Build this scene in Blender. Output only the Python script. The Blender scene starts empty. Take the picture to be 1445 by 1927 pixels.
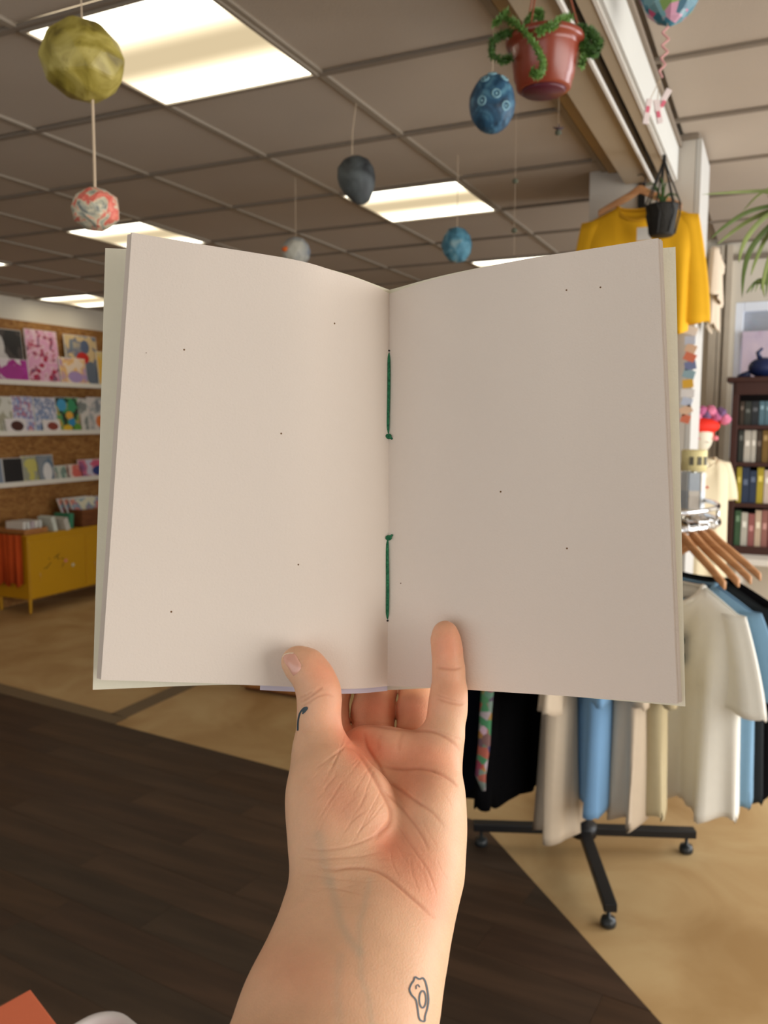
import bpy, bmesh, math, random
import numpy as np
from mathutils import Vector, Matrix
from mathutils.bvhtree import BVHTree
random.seed(7); rng = np.random.RandomState(5)
SC = bpy.context.scene
COL = SC.collection
PI = math.pi
# ------------------------------------------------------------------ camera
F = 1560.0; PITCH = math.atan(173/F); YAW = math.radians(25.15); CZ = 1.6
cp, sp = math.cos(PITCH), math.sin(PITCH)
FW = Vector((-math.sin(YAW)*cp, math.cos(YAW)*cp, -sp)); RT = Vector((math.cos(YAW), math.sin(YAW), 0)); UP = RT.cross(FW)
O = Vector((0, 0, CZ))
cam = bpy.data.cameras.new('camera'); camo = bpy.data.objects.new('camera', cam); COL.objects.link(camo)
camo.matrix_world = Matrix(((RT.x, UP.x, -FW.x, O.x), (RT.y, UP.y, -FW.y, O.y), (RT.z, UP.z, -FW.z, O.z), (0, 0, 0, 1)))
cam.sensor_fit = 'VERTICAL'; cam.sensor_height = 32.0; cam.lens = F/1927*32.0
cam.clip_start = 0.02; cam.clip_end = 60
cam.dof.use_dof = True; cam.dof.focus_distance = 0.405; cam.dof.aperture_fstop = cam.lens/1.75
SC.camera = camo
SC.view_settings.view_transform = 'Standard'; SC.view_settings.look = 'None'; SC.view_settings.gamma = 1
SC.view_settings.use_curve_mapping = False; SC.view_settings.exposure = 0.0
# ------------------------------------------------------------------ daylight
W = bpy.data.worlds.new('sky'); SC.world = W; W.use_nodes = True
bg = W.node_tree.nodes['Background']; bg.inputs[0].default_value = (0.80, 0.90, 1.0, 1); bg.inputs[1].default_value = 1.1
def area(name, loc, target, sx, sy, power, col):
    l = bpy.data.lights.new(name, 'AREA'); l.shape = 'RECTANGLE'; l.size = sx; l.size_y = sy; l.energy = power; l.color = col
    o = bpy.data.objects.new(name, l); COL.objects.link(o); o.location = loc
    o.rotation_euler = (Vector(target)-Vector(loc)).to_track_quat('-Z', 'Y').to_euler(); return o
# daylight standing in the two shop-front windows (right wall, and the wall behind the photographer)
area('window_daylight_right', (2.60, 1.2, 1.5), (0, 1.2, 1.5), 3.6, 2.0, 98, (1.0, 0.94, 0.86))
area('added_daylight_side', (2.60, 4.5, 1.5), (0, 4.5, 1.5), 1.8, 2.0, 95, (0.95, 0.97, 1.0))  # unseen second lamp on the right wall, added to brighten the right room
area('window_daylight_front', (-1.2, -2.55, 1.5), (-1.2, 2, 1.45), 5.0, 2.0, 22, (1.0, 0.90, 0.79))
# ------------------------------------------------------------------ helpers
def P(x, y, d): return O + (FW + RT*((x-722.5)/F) - UP*((y-963.5)/F))*d
def PX(x, y, X): r = FW + RT*((x-722.5)/F) - UP*((y-963.5)/F); return O + r*(X/r.x)
def PY(x, y, Y): r = FW + RT*((x-722.5)/F) - UP*((y-963.5)/F); return O + r*(Y/r.y)
def PZ(x, y, z): r = FW + RT*((x-722.5)/F) - UP*((y-963.5)/F); return O + r*((z-CZ)/r.z)
def lin(c): return tuple(((v/255)/12.92 if v/255 <= .04045 else ((v/255+.055)/1.055)**2.4) for v in c)
MC = {}
def mat(c, rough=.7, metal=0, var=.12, scale=12, bump=0, bscale=60, spec=.4, sss=0, trans=0, name=None):
    key = (tuple(c), rough, metal, var, scale, bump, bscale, trans)
    if key in MC: return MC[key]
    m = bpy.data.materials.new(name or 'paint_%d_%d_%d' % tuple(int(v) for v in c)); m.use_nodes = True
    n = m.node_tree.nodes; L = m.node_tree.links; b = n['Principled BSDF']
    b.inputs['Roughness'].default_value = rough; b.inputs['Metallic'].default_value = metal
    b.inputs['Specular IOR Level'].default_value = spec
    if trans: b.inputs['Transmission Weight'].default_value = trans
    l = lin(c); tc = n.new('ShaderNodeTexCoord'); nz = n.new('ShaderNodeTexNoise'); nz.inputs['Scale'].default_value = scale; nz.inputs['Detail'].default_value = 4
    L.new(tc.outputs['Object'], nz.inputs['Vector'])
    mx = n.new('ShaderNodeMix'); mx.data_type = 'RGBA'; mx.inputs[6].default_value = tuple(v*(1-var) for v in l)+(1,); mx.inputs[7].default_value = tuple(min(1, v*(1+var)) for v in l)+(1,)
    L.new(nz.outputs['Fac'], mx.inputs[0]); L.new(mx.outputs[2], b.inputs['Base Color'])
    if bump:
        n2 = n.new('ShaderNodeTexNoise'); n2.inputs['Scale'].default_value = bscale; n2.inputs['Detail'].default_value = 5; L.new(tc.outputs['Object'], n2.inputs['Vector'])
        bp = n.new('ShaderNodeBump'); bp.inputs['Strength'].default_value = bump; bp.inputs['Distance'].default_value = .01; L.new(n2.outputs['Fac'], bp.inputs['Height']); L.new(bp.outputs[0], b.inputs['Normal'])
    MC[key] = m; return m
def ramp_mat(name, stops, scale=4, detail=3, rough=.6, distort=0, stretch=(1, 1, 1), rot=(0, 0, 0), bump=0, tex='noise', coord='Object', spec=.3):
    m = bpy.data.materials.new(name); m.use_nodes = True
    n = m.node_tree.nodes; L = m.node_tree.links; b = n['Principled BSDF']; b.inputs['Roughness'].default_value = rough; b.inputs['Specular IOR Level'].default_value = spec
    tc = n.new('ShaderNodeTexCoord'); mp = n.new('ShaderNodeMapping'); mp.inputs['Scale'].default_value = stretch; mp.inputs['Rotation'].default_value = rot
    L.new(tc.outputs[coord], mp.inputs['Vector'])
    if tex == 'noise':
        t = n.new('ShaderNodeTexNoise'); t.inputs['Scale'].default_value = scale; t.inputs['Detail'].default_value = detail; t.inputs['Distortion'].default_value = distort; out = t.outputs['Fac']
    else:
        t = n.new('ShaderNodeTexVoronoi'); t.inputs['Scale'].default_value = scale
        sep = n.new('ShaderNodeSeparateColor'); L.new(t.outputs['Color'], sep.inputs[0]); out = sep.outputs[0]
    L.new(mp.outputs[0], t.inputs['Vector'])
    r = n.new('ShaderNodeValToRGB'); e = r.color_ramp.elements
    while len(e) > 1: e.remove(e[-1])
    for i, (p, c) in enumerate(stops):
        s = e[0] if i == 0 else e.new(p); s.position = p; s.color = lin(c)+(1,)
    L.new(out, r.inputs[0]); L.new(r.outputs[0], b.inputs['Base Color'])
    if bump:
        bp = n.new('ShaderNodeBump'); bp.inputs['Strength'].default_value = bump; bp.inputs['Distance'].default_value = .005; L.new(out, bp.inputs['Height']); L.new(bp.outputs[0], b.inputs['Normal'])
    return m
def emit_mat(name, nodes_fn):
    m = bpy.data.materials.new(name); m.use_nodes = True; n = m.node_tree.nodes; L = m.node_tree.links; n.remove(n['Principled BSDF'])
    e = n.new('ShaderNodeEmission'); nodes_fn(n, L, e); L.new(e.outputs[0], n['Material Output'].inputs[0]); return m
def link(o, parent=None, **pr):
    COL.objects.link(o)
    if parent is not None: o.parent = parent
    for k, v in pr.items(): o[k] = v
    return o
def mesh(name, V, Fc, m, parent=None, smooth=False, loc=None, **pr):
    """V in the parent's space (or world when loc is None and no parent)"""
    me = bpy.data.meshes.new(name); me.from_pydata([tuple(v) for v in V], [], Fc); me.update()
    if m is not None: me.materials.append(m)
    if smooth: me.polygons.foreach_set('use_smooth', [True]*len(me.polygons))
    o = bpy.data.objects.new(name, me)
    if loc is not None: o.location = loc
    return link(o, parent, **pr)
def empty(name, loc=(0, 0, 0), rz=0, rot=None, **pr):
    o = bpy.data.objects.new(name, None); o.location = loc; o.rotation_euler = rot or (0, 0, rz); o.empty_display_size = .05
    return link(o, None, **pr)
class G:
    """gathers shapes into one mesh"""
    def __init__(s): s.v = []; s.f = []
    def add(s, V, Fc):
        k = len(s.v); s.v += [tuple(v) for v in V]; s.f += [tuple(i+k for i in f) for f in Fc]; return s
    def box(s, c, d, rz=0, M=None, bev=0):
        bm = bmesh.new(); bmesh.ops.create_cube(bm, size=1); bmesh.ops.scale(bm, vec=d, verts=bm.verts)
        if bev: bmesh.ops.bevel(bm, geom=bm.edges[:], offset=bev, segments=2, affect='EDGES', profile=.6)
        T = Matrix.Translation(c) @ (M if M is not None else Matrix.Rotation(rz, 4, 'Z')); bm.transform(T); return s.bm(bm)
    def bm(s, bm):
        bm.verts.index_update(); V = [v.co[:] for v in bm.verts]; Fc = [[v.index for v in f.verts] for f in bm.faces]; bm.free(); return s.add(V, Fc)
    def tube(s, pts, r, n=8, cap=True, flat=1.0):
        pts = [Vector(p) for p in pts]; rs = r if hasattr(r, '__len__') else [r]*len(pts)
        V = []; Fc = []; ref = None
        for i, p in enumerate(pts):
            t = (pts[min(i+1, len(pts)-1)]-pts[max(i-1, 0)])
            t = t.normalized() if t.length > 1e-9 else Vector((0, 0, 1))
            if ref is None: ref = Vector((1, 0, 0)) if abs(t.x) < .9 else Vector((0, 1, 0))
            a = (ref-t*ref.dot(t)).normalized(); b = t.cross(a); ref = a
            for k in range(n): V.append(p+(a*math.cos(2*PI*k/n)+b*math.sin(2*PI*k/n)*flat)*rs[i])
        for i in range(len(pts)-1):
            for k in range(n): Fc.append((i*n+k, i*n+(k+1) % n, (i+1)*n+(k+1) % n, (i+1)*n+k))
        if cap: Fc.append(tuple(range(n))[::-1]); Fc.append(tuple((len(pts)-1)*n+k for k in range(n)))
        return s.add(V, Fc)
    def lathe(s, prof, n=24, c=(0, 0, 0)):
        V = []; Fc = []
        for r, z in prof:
            for k in range(n): V.append((c[0]+r*math.cos(2*PI*k/n), c[1]+r*math.sin(2*PI*k/n), c[2]+z))
        for i in range(len(prof)-1):
            for k in range(n): Fc.append((i*n+k, i*n+(k+1) % n, (i+1)*n+(k+1) % n, (i+1)*n+k))
        Fc.append(tuple(range(n))[::-1]); Fc.append(tuple((len(prof)-1)*n+k for k in range(n)))
        return s.add(V, Fc)
    def ell(s, c, r, sub=2, jit=0, M=None):
        bm = bmesh.new(); bmesh.ops.create_icosphere(bm, subdivisions=sub, radius=1)
        for v in bm.verts: v.co = Vector((v.co.x*r[0], v.co.y*r[1], v.co.z*r[2]))*(1+random.uniform(-jit, jit))
        bm.transform(Matrix.Translation(c) @ (M if M is not None else Matrix.Identity(4))); return s.bm(bm)
    def go(s, name, m, parent=None, smooth=False, loc=None, **pr): return mesh(name, s.v, s.f, m, parent, smooth, loc, **pr)
def bez(a, b, c, d, n=12):
    a, b, c, d = map(Vector, (a, b, c, d)); return [a*(1-t)**3+b*3*t*(1-t)**2+c*3*t*t*(1-t)+d*t**3 for t in [i/n for i in range(n+1)]]
# ------------------------------------------------------------------ materials
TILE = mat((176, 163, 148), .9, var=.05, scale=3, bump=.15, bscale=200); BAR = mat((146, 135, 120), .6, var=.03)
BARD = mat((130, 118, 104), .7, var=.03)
WALL = mat((214, 206, 190), .8, var=.04, scale=2); OSB = ramp_mat('osb_board', [(.25, (112, 72, 34)), (.5, (150, 104, 54)), (.75, (176, 132, 76))], 26, 4, .7, 1.2, (1, .5, 1.3))
VINYL = ramp_mat('vinyl_sheet', [(.3, (164, 130, 84)), (.5, (182, 150, 104)), (.7, (196, 168, 122))], 2.2, 7, .55, .8, spec=.25)
STRIP = mat((112, 94, 70), .6, var=.08, scale=3)
BLACK = mat((22, 22, 24), .45, var=.05); CHROME = mat((225, 225, 225), .12, 1, var=.02); WHITE = mat((226, 222, 214), .6, var=.03)
WOOD = ramp_mat('hanger_wood', [(.3, (170, 118, 76)), (.7, (200, 150, 104))], 6, 4, .45, .5, (1, 8, 8)); STRING = mat((196, 176, 150), .9, var=.1)
BLOCKP = [ramp_mat('dark_plank_%s' % 'abcdef'[i], [(.25, tuple(v*.78 for v in c)), (.5, c), (.75, tuple(v*1.2 for v in c))], 2.0, 6, .5, .6, (.8, 7, 1), bump=.1) for i, c in enumerate([(64, 47, 35), (68, 51, 38), (59, 45, 34), (72, 53, 38), (61, 48, 37), (67, 48, 33)])]
# ------------------------------------------------------------------ room: ceiling
ZC = 2.637; ZR = 2.735
ceiling = empty('ceiling', (0, 0, ZC), kind='structure')
def rel(o, V): return [tuple(Vector(v)-Vector(o.location)) for v in V]
g = G().box((-3.5, 2.6, .07), (6.0, 11.2, .02)).box((1.1, 1.5, ZR-ZC+.05), (3.2, 9.0, .02)); g.go('ceiling_slab', TILE, ceiling)
XL = [-6.1, -5.8, -5.2, -4.67, -4.13, -3.6, -3.05, -2.47, -1.88, -1.29, -.70]
YL = [-.1, .5, 1.1, 1.70, 2.30, 2.90, 3.50, 4.10, 4.70, 5.30, 5.90, 6.5, 7.1, 7.7]
LIGHTS = {(8, 3), (8, 6), (5, 6), (1, 9), (8, 9), (5, 3), (5, 0), (8, 0), (2, 3), (5, 9)}
# five cells are in view; the rest are unseen panels added for more light
LIGHTS = {(8, 3), (8, 6), (5, 6), (1, 9), (8, 9), (8, 0), (5, 0), (5, 3), (5, 9), (2, 3), (2, 6)}
tcache = {}
def tile(x0, x1, y0, y1, z, up):
    w, h = round(x1-x0-.022, 3), round(y1-y0-.022, 3)
    if (w, h) not in tcache:
        gg = G().box((0, 0, .008), (w, h, .014), bev=.003); me = bpy.data.meshes.new('ceiling_tile'); me.from_pydata(gg.v, [], gg.f); me.materials.append(TILE); tcache[(w, h)] = me
    o = bpy.data.objects.new('ceiling_tile', tcache[(w, h)]); o.location = ((x0+x1)/2, (y0+y1)/2, z-ZC+up+random.uniform(0, .002)); link(o, ceiling)
for i in range(len(XL)-1):
    for j in range(len(YL)-1):
        if (i, j) not in LIGHTS: tile(XL[i], XL[i+1], YL[j], YL[j+1], ZC, .004)
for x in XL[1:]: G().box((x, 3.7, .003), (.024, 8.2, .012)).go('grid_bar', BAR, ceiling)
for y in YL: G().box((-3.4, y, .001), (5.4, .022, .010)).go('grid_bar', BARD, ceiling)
XR = [-.40, .2, .8, 1.4, 2.0, 2.6]; YR = [.5, 1.08, 1.68, 2.28, 2.885, 3.475, 4.08, 4.68, 5.28, 5.9]
for i in range(5):
    for j in range(9): tile(XR[i], XR[i+1], YR[j], YR[j+1], ZR, .004)
for x in XR[1:]: G().box((x, 3.2, ZR-ZC+.004), (.02, 5.4, .010)).go('grid_bar', WALL, ceiling)
for y in YR: G().box((1.1, y, ZR-ZC+.001), (3.0, .022, .012)).go('grid_bar', BARD, ceiling)
# lamps in the ceiling grid: opal panel lit by tubes along two sides
def lampnodes(n, L, e):
    tc = n.new('ShaderNodeTexCoord'); sx = n.new('ShaderNodeSeparateXYZ'); L.new(tc.outputs['Object'], sx.inputs[0])
    ab = n.new('ShaderNodeMath'); ab.operation = 'ABSOLUTE'; L.new(sx.outputs[1], ab.inputs[0])
    mr = n.new('ShaderNodeMapRange'); mr.inputs[1].default_value = .03; mr.inputs[2].default_value = .27; mr.interpolation_type = 'SMOOTHSTEP'; L.new(ab.outputs[0], mr.inputs[0])
    r = n.new('ShaderNodeValToRGB'); r.color_ramp.elements[0].color = (.78, .62, .38, 1); r.color_ramp.elements[1].color = (1, .95, .78, 1); L.new(mr.outputs[0], r.inputs[0])
    m2 = n.new('ShaderNodeMapRange'); m2.inputs[3].default_value = .95; m2.inputs[4].default_value = 5.0; L.new(mr.outputs[0], m2.inputs[0])
    L.new(r.outputs[0], e.inputs[0]); L.new(m2.outputs[0], e.inputs[1])
LAMP = emit_mat('lamp_panel', lampnodes)
LL = {(8, 3): 'large lit ceiling panel behind the yellow paper ball', (8, 6): 'lit ceiling panel beside the dark grey balloon ball', (5, 6): 'lit ceiling panel behind the top left corner of the notebook',
      (1, 9): 'farthest lit ceiling panel, above the wall of prints', (8, 9): 'lit ceiling panel just showing above the right page', (8, 0): 'added unseen lit ceiling panel overhead, nearest the beam', (5, 0): 'added unseen lit ceiling panel overhead, away from the beam', (5, 3): 'added unseen lit ceiling panel left of the yellow-green ball panel',
      (5, 9): 'added unseen lit ceiling panel far behind the notebook', (2, 3): 'added unseen lit ceiling panel near the left wall, nearest the viewer', (2, 6): 'added unseen lit ceiling panel near the left wall above the prints'}
for (i, j), lb in LL.items():
    x0, x1, y0, y1 = XL[i], XL[i+1], YL[j], YL[j+1]
    t = empty('ceiling_light', ((x0+x1)/2, (y0+y1)/2, ZC), label=lb, category='ceiling light', group='lit panels in the ceiling grid')
    w, h = x1-x0-.03, y1-y0-.03
    G().box((0, 0, .001), (w, h, .006)).go('diffuser', LAMP, t)
    f = G()
    for sx, sy, a, b in ((0, h/2+.004, w+.02, .012), (0, -h/2-.004, w+.02, .012), (w/2+.004, 0, .012, h-.004), (-w/2-.004, 0, .012, h-.004)): f.box((sx, sy, 0), (a, b, .016))
    f.go('frame', BAR, t)
# ------------------------------------------------------------------ beam, pier, walls
beam = empty('trim_1', (-.55, 1.2, 2.56), kind='structure')
TAN = mat((170, 146, 108), .7, var=.05); PANEL = mat((176, 160, 136), .6, var=.04); FACE = mat((206, 206, 200), .7, var=.03); DARK = mat((20, 19, 18), .6, var=.05)
y0, y1 = -2.4, 3.66; yc = (y0+y1)/2-1.2; yl = y1-y0
G().box((-.095, yc, .075), (.07, yl, .02)).go('beam_side_board', TAN, beam)
G().box((-.005, yc, .035), (.11, yl, .045)).go('beam_soffit_board', PANEL, beam)
G().box((.054, yc, .002), (.008, yl, .014)).go('track_edge', WHITE, beam)
G().box((.07, yc, .07), (.03, yl, .02)).go('track_slot', DARK, beam)
G().box((.105, yc, .012), (.036, yl, .02)).go('beam_lower_board', PANEL, beam)
G().box((.128, yc, .006), (.010, yl, .014)).go('track_edge', WHITE, beam)
G().box((.137, yc, .09), (.016, yl, .176)).go('beam_face_board', FACE, beam)
G().box((.142, yc, .14), (.03, yl, .018)).go('cornice', BARD, beam)
pier = empty('wall_middle', (-.55, 3.88, 0), kind='structure')
G().box((0, 0, 1.36), (.42, .42, 2.72)).go('plaster', mat((198, 192, 182), .8, var=.04, scale=2), pier)
G().box((.222, 0, 1.36), (.02, .42, 2.72)).go('side_board', mat((192, 190, 184), .75, var=.04), pier)
G().box((-.0, -.215, 2.728), (.44, .02, .02)).go('cornice', BARD, pier)
G().box((.005, -.214, 2.35), (.028, .012, .5)).go('hanging_rail', DARK, pier)
wl = empty('wall_left', (-5.93, 2.5, 0), kind='structure')
G().box((-.05, 0, 1.35), (.1, 11, 2.7)).go('plaster', WALL, wl)
for k in range(5): G().box((.008, -2.75+k*1.22+1.2, 1.225), (.016, 1.216, 2.45)).go('board_panel', OSB, wl)
wf = empty('wall_far', (0, 5.95, 0), kind='structure')   # with the opening of window_1
WX0, WX1, WZ0, WZ1 = -.27, .55, 1.35, 2.36
g = G().box(((WX0-.7)/2-.0, .05, 1.39), (WX0+.7, .1, 2.78)).box((1.6, .05, 1.39), (2.1, .1, 2.78)).box(((WX0+WX1)/2, .05, WZ0/2), (WX1-WX0, .1, WZ0)).box(((WX0+WX1)/2, .05, (WZ1+2.78)/2), (WX1-WX0, .1, 2.78-WZ1))
g.go('plaster', WALL, wf)
for dx, w in ((-.40, .05), (-.315, .035), (-.36, .02)): G().box((dx, -.02, 1.37), (w, .04, 2.7)).go('pilaster', mat((196, 184, 164), .8), wf)
G().box((1.1, -.015, 2.64), (3.0, .03, .03)).go('cornice', BARD, wf)
w1 = empty('window_1', ((WX0+WX1)/2, 6.0, (WZ0+WZ1)/2), kind='structure')
hw, hh = (WX1-WX0)/2, (WZ1-WZ0)/2; FR = mat((234, 240, 250), .4, var=.03)
for nm, c, d in (('window_frame', (-hw+.025, 0, 0), (.05, .07, 2*hh)), ('window_frame', (hw-.025, 0, 0), (.05, .07, 2*hh)), ('window_frame', (0, 0, hh-.03), (2*hw-.10, .068, .06)), ('window_frame', (0, 0, -hh+.03), (2*hw-.10, .068, .06)), ('glazing_bar', (0, 0, .245), (2*hw-.10, .06, .035))): G().box(c, d, bev=.006).go(nm, FR, w1)
GL = bpy.data.materials.new('glass'); GL.use_nodes = True
n = GL.node_tree.nodes; L = GL.node_tree.links; n.remove(n['Principled BSDF']); tr = n.new('ShaderNodeBsdfTransparent'); gl = n.new('ShaderNodeBsdfGlossy'); gl.inputs['Roughness'].default_value = .03; mx = n.new('ShaderNodeMixShader'); mx.inputs[0].default_value = .08
L.new(tr.outputs[0], mx.inputs[1]); L.new(gl.outputs[0], mx.inputs[2]); L.new(mx.outputs[0], n['Material Output'].inputs[0])
G().box((0, 0, 0), (2*hw-.08, .006, 2*hh-.08)).go('pane', GL, w1)
G().box((0, .03, .36), (2*hw-.10, .012, .24)).go('window_blind', mat((176, 182, 192), .7), w1)
# unseen sides of the shop (walls, shop-front windows behind and right of the photographer)
def wall_with_window(name, wname, loc, rz, length, wx0, wx1, z0, z1):
    w = empty(name, loc, rz, kind='structure')
    G().box(((-length/2+wx0)/2, 0, 1.37), (wx0+length/2, .1, 2.74)).box(((length/2+wx1)/2, 0, 1.37), (length/2-wx1, .1, 2.74)).box(((wx0+wx1)/2, 0, z0/2), (wx1-wx0, .1, z0)).box(((wx0+wx1)/2, 0, (z1+2.74)/2), (wx1-wx0, .1, 2.74-z1)).go('plaster', WALL, w)
    ww = empty(wname, loc, rz, kind='structure')
    for k in range(4): G().box((wx0+(wx1-wx0)*k/3, 0, (z0+z1)/2), (.06, .08, z1-z0)).go('mullion', WHITE, ww)
    for z in (z0, z1): G().box(((wx0+wx1)/2, 0, z), (wx1-wx0, .09, .06)).go('window_frame', WHITE, ww)
wall_with_window('wall_right', 'window_2', (2.72, 1.8, 0), PI/2, 9.2, -2.4, 3.8, .45, 2.5)
wall_with_window('wall_near', 'window_3', (-1.6, -2.72, 0), 0, 9.2, -2.2, 3.0, .45, 2.5)
wb = G().box((-3.35, 7.75, 1.37), (5.4, .1, 2.74)).go('wall_back', WALL, kind='structure')
G().box((-.6, 6.9, 1.37), (.1, 1.8, 2.74)).go('wall_side', WALL, kind='structure')
# ------------------------------------------------------------------ floor
floor = empty('floor', (0, 0, 0), kind='structure')
G().box((-1.65, 2.6, -.03), (8.9, 10.9, .05)).go('vinyl_sheet', VINYL, floor)
A_, C_, R_ = Vector((-6.2, 3.536)), Vector((-1.0, 3.03)), Vector((2.65, -.9))
def clip(poly, a, b):
    out = []; n_ = Vector((-(b-a).y, (b-a).x))
    for i in range(len(poly)):
        p, q = poly[i], poly[(i+1) % len(poly)]; dp, dq = (p-a).dot(n_), (q-a).dot(n_)
        if dp >= 0: out.append(p)
        if (dp >= 0) != (dq >= 0): out.append(p+(q-p)*(dp/(dp-dq)))
    return out
du = (C_-A_).normalized(); dn = Vector((du.y, -du.x))      # dn points towards the photographer
PW = .15
for r in range(42):
    s0 = -1.2-random.random()*1.2
    while s0 < 10.0:
        ln = 1.22
        q = [A_+du*(s0+.0005)+dn*(r*PW+.0005), A_+du*(s0+ln-.0005)+dn*(r*PW+.0005), A_+du*(s0+ln-.0005)+dn*((r+1)*PW-.0005), A_+du*(s0+.0005)+dn*((r+1)*PW-.0005)]
        s0 += ln
        q = [Vector(v) for v in q][::-1]
        q = clip(q, R_, C_)
        if len(q) < 3: continue
        if max(v.x for v in q) < -5.95 or min(v.y for v in q) < -2.6 or max(v.x for v in q) > 2.7: continue
        q = [Vector((max(v.x, -5.9), v.y)) for v in q]
        c = sum(q, Vector((0, 0)))/len(q); zt = .004+random.uniform(0, .0008); k = len(q)
        V = [(v.x-c.x, v.y-c.y, 0) for v in q]+[(v.x-c.x, v.y-c.y, zt) for v in q]
        Fc = [tuple(range(k, 2*k)), tuple(range(k))[::-1]]+[(i, (i+1) % k, (i+1) % k+k, i+k) for i in range(k)]
        mesh('floor_plank', V, Fc, random.choice(BLOCKP), floor, loc=(c.x, c.y, -.004))
def quad_slab(name, pts, z, m, parent): 
    k = len(pts); V = [(p[0], p[1], -.004) for p in pts]+[(p[0], p[1], z) for p in pts]
    return mesh(name, V, [tuple(range(k, 2*k)), tuple(range(k))[::-1]]+[(i, (i+1) % k, (i+1) % k+k, i+k) for i in range(k)], m, parent)
quad_slab('border_strip', [(-5.9, 3.51), (-3.1, 3.235), (-3.1, 3.335), (-5.9, 3.64)], .0015, STRIP, floor)
quad_slab('border_strip', [(-3.22, 3.335), (-3.11, 3.335), (-3.11, 7.6), (-3.22, 7.6)], .0015, STRIP, floor)
# ------------------------------------------------------------------ the hand (one continuous skin, surface-netted from a blended field)
def cam2w(u, v, w): return O + RT*u + UP*v + FW*w
def build_hand():
    du_, dv_, dq_ = .001, .0008, .001
    us = np.arange(-.098, .050, du_, dtype=np.float32); vs = np.arange(-.375, -.026, dv_, dtype=np.float32); qs = np.arange(-.046, .068, dq_, dtype=np.float32)
    K = .93
    def w0(v): return .31+(v+.191)*K
    shape = (len(us), len(vs), len(qs))
    def new(): return np.full(shape, 1.0, np.float32)
    def toc(p):   # (px, py, depth, radius px) -> camera coords
        x, y, d, r = p; return np.array([(x-722.5)/F*d, -(y-963.5)/F*d, d]), r*d/F
    def smin(a, b, k):
        h = np.maximum(k-np.abs(a-b), 0)/k; return np.minimum(a, b)-h*h*k*.25
    def cone(f, p, q, k, sq=1.0):
        a, ra = toc(p); b, rb = toc(q); m = max(ra, rb)+k+.004
        lo = np.minimum(a, b)-m; hi = np.maximum(a, b)+m
        i0, i1 = np.searchsorted(us, [lo[0], hi[0]]); j0, j1 = np.searchsorted(vs, [lo[1], hi[1]])
        if i1 <= i0 or j1 <= j0: return
        U = us[i0:i1, None, None]; V = vs[None, j0:j1, None]; Wd = w0(V)+qs[None, None, :]
        ba = b-a; L2 = float(ba@ba)+1e-12
        t = np.clip(((U-a[0])*ba[0]+(V-a[1])*ba[1]+(Wd-a[2])*ba[2])/L2, 0, 1).astype(np.float32)
        dx = U-a[0]-t*ba[0]; dy = V-a[1]-t*ba[1]; dz = (Wd-a[2]-t*ba[2])/sq
        D = np.sqrt(dx*dx+dy*dy+dz*dz)-(ra+t*(rb-ra))
        f[i0:i1, j0:j1] = smin(f[i0:i1, j0:j1], D, k)
    def chain(f, pts, k, sq=1.0):
        for p, q in zip(pts[:-1], pts[1:]): cone(f, p, q, k, sq)
    palm = new()
    # metacarpals
    chain(palm, [(672, 1412, .4085, 36), (664, 1500, .393, 44), (660, 1600, .371, 50), (662, 1690, .355, 52)], .012)
    chain(palm, [(708, 1416, .4080, 37), (706, 1500, .394, 44), (700, 1600, .374, 50), (700, 1690, .356, 54)], .012)
    chain(palm, [(768, 1424, .4045, 40), (764, 1500, .393, 46), (752, 1600, .374, 52), (740, 1690, .356, 56)], .012)
    chain(palm, [(823, 1428, .3985, 41), (815, 1500, .386, 49), (812, 1570, .376, 53), (802, 1640, .366, 57), (778, 1700, .356, 60)], .012)
    # pads below the fingers, little-finger side mound
    cone(palm, (728, 1408, .4005, 24), (806, 1420, .3960, 30), .010)
    cone(palm, (690, 1400, .4030, 20), (728, 1408, .4005, 24), .010)
    cone(palm, (808, 1520, .371, 40), (785, 1650, .353, 40), .012)
    # wrist and forearm
    chain(palm, [(648, 1640, .362, 84), (645, 1700, .353, 90), (628, 1760, .341, 94), (598, 1850, .325, 105), (571, 1925, .312, 113), (505, 2100, .284, 132), (400, 2450, .24, 170), (280, 2850, .205, 215)], .012)
    chain(palm, [(752, 1690, .356, 88), (736, 1740, .346, 90), (722, 1790, .336, 96), (702, 1850, .325, 106), (683, 1925, .312, 118), (650, 2100, .284, 138), (600, 2450, .24, 182), (540, 2850, .205, 230)], .014)
    chain(palm, [(700, 1700, .352, 66), (672, 1790, .334, 84), (628, 1925, .309, 100), (570, 2100, .281, 120), (500, 2450, .236, 160), (410, 2850, .20, 200)], .014)
    # thumb column
    chain(palm, [(604, 1428, .3885, 50), (612, 1480, .379, 62), (618, 1530, .372, 68), (630, 1590, .365, 71), (648, 1650, .358, 82)], .010)
    chain(palm, [(622, 1450, .380, 42), (664, 1500, .371, 50), (684, 1540, .366, 50), (676, 1600, .361, 48)], .008)
    chain(palm, [(650, 1430, .388, 24), (696, 1490, .375, 26), (706, 1540, .368, 28)], .007)
    th = new()
    chain(th, [(604, 1430, .3885, 49), (602, 1400, .3915, 46), (600, 1345, .3945, 38), (599, 1308, .3955, 36.5), (590, 1275, .3970, 36), (575, 1254, .3985, 33), (563, 1246, .3992, 28)], .004, .95)
    cone(th, (560, 1252, .3985, 24), (552, 1244, .3990, 20), .005, .8)
    cone(th, (604, 1315, .3945, 33), (604, 1300, .3945, 33), .005, .9)
    ix = new(); chain(ix, [(652, 1428, .416, 35), (632, 1385, .426, 29), (624, 1345, .4365, 30), (627, 1296, .4455, 32), (622, 1240, .4520, 30), (617, 1190, .4560, 28), (614, 1150, .458, 24)], .004)
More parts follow.
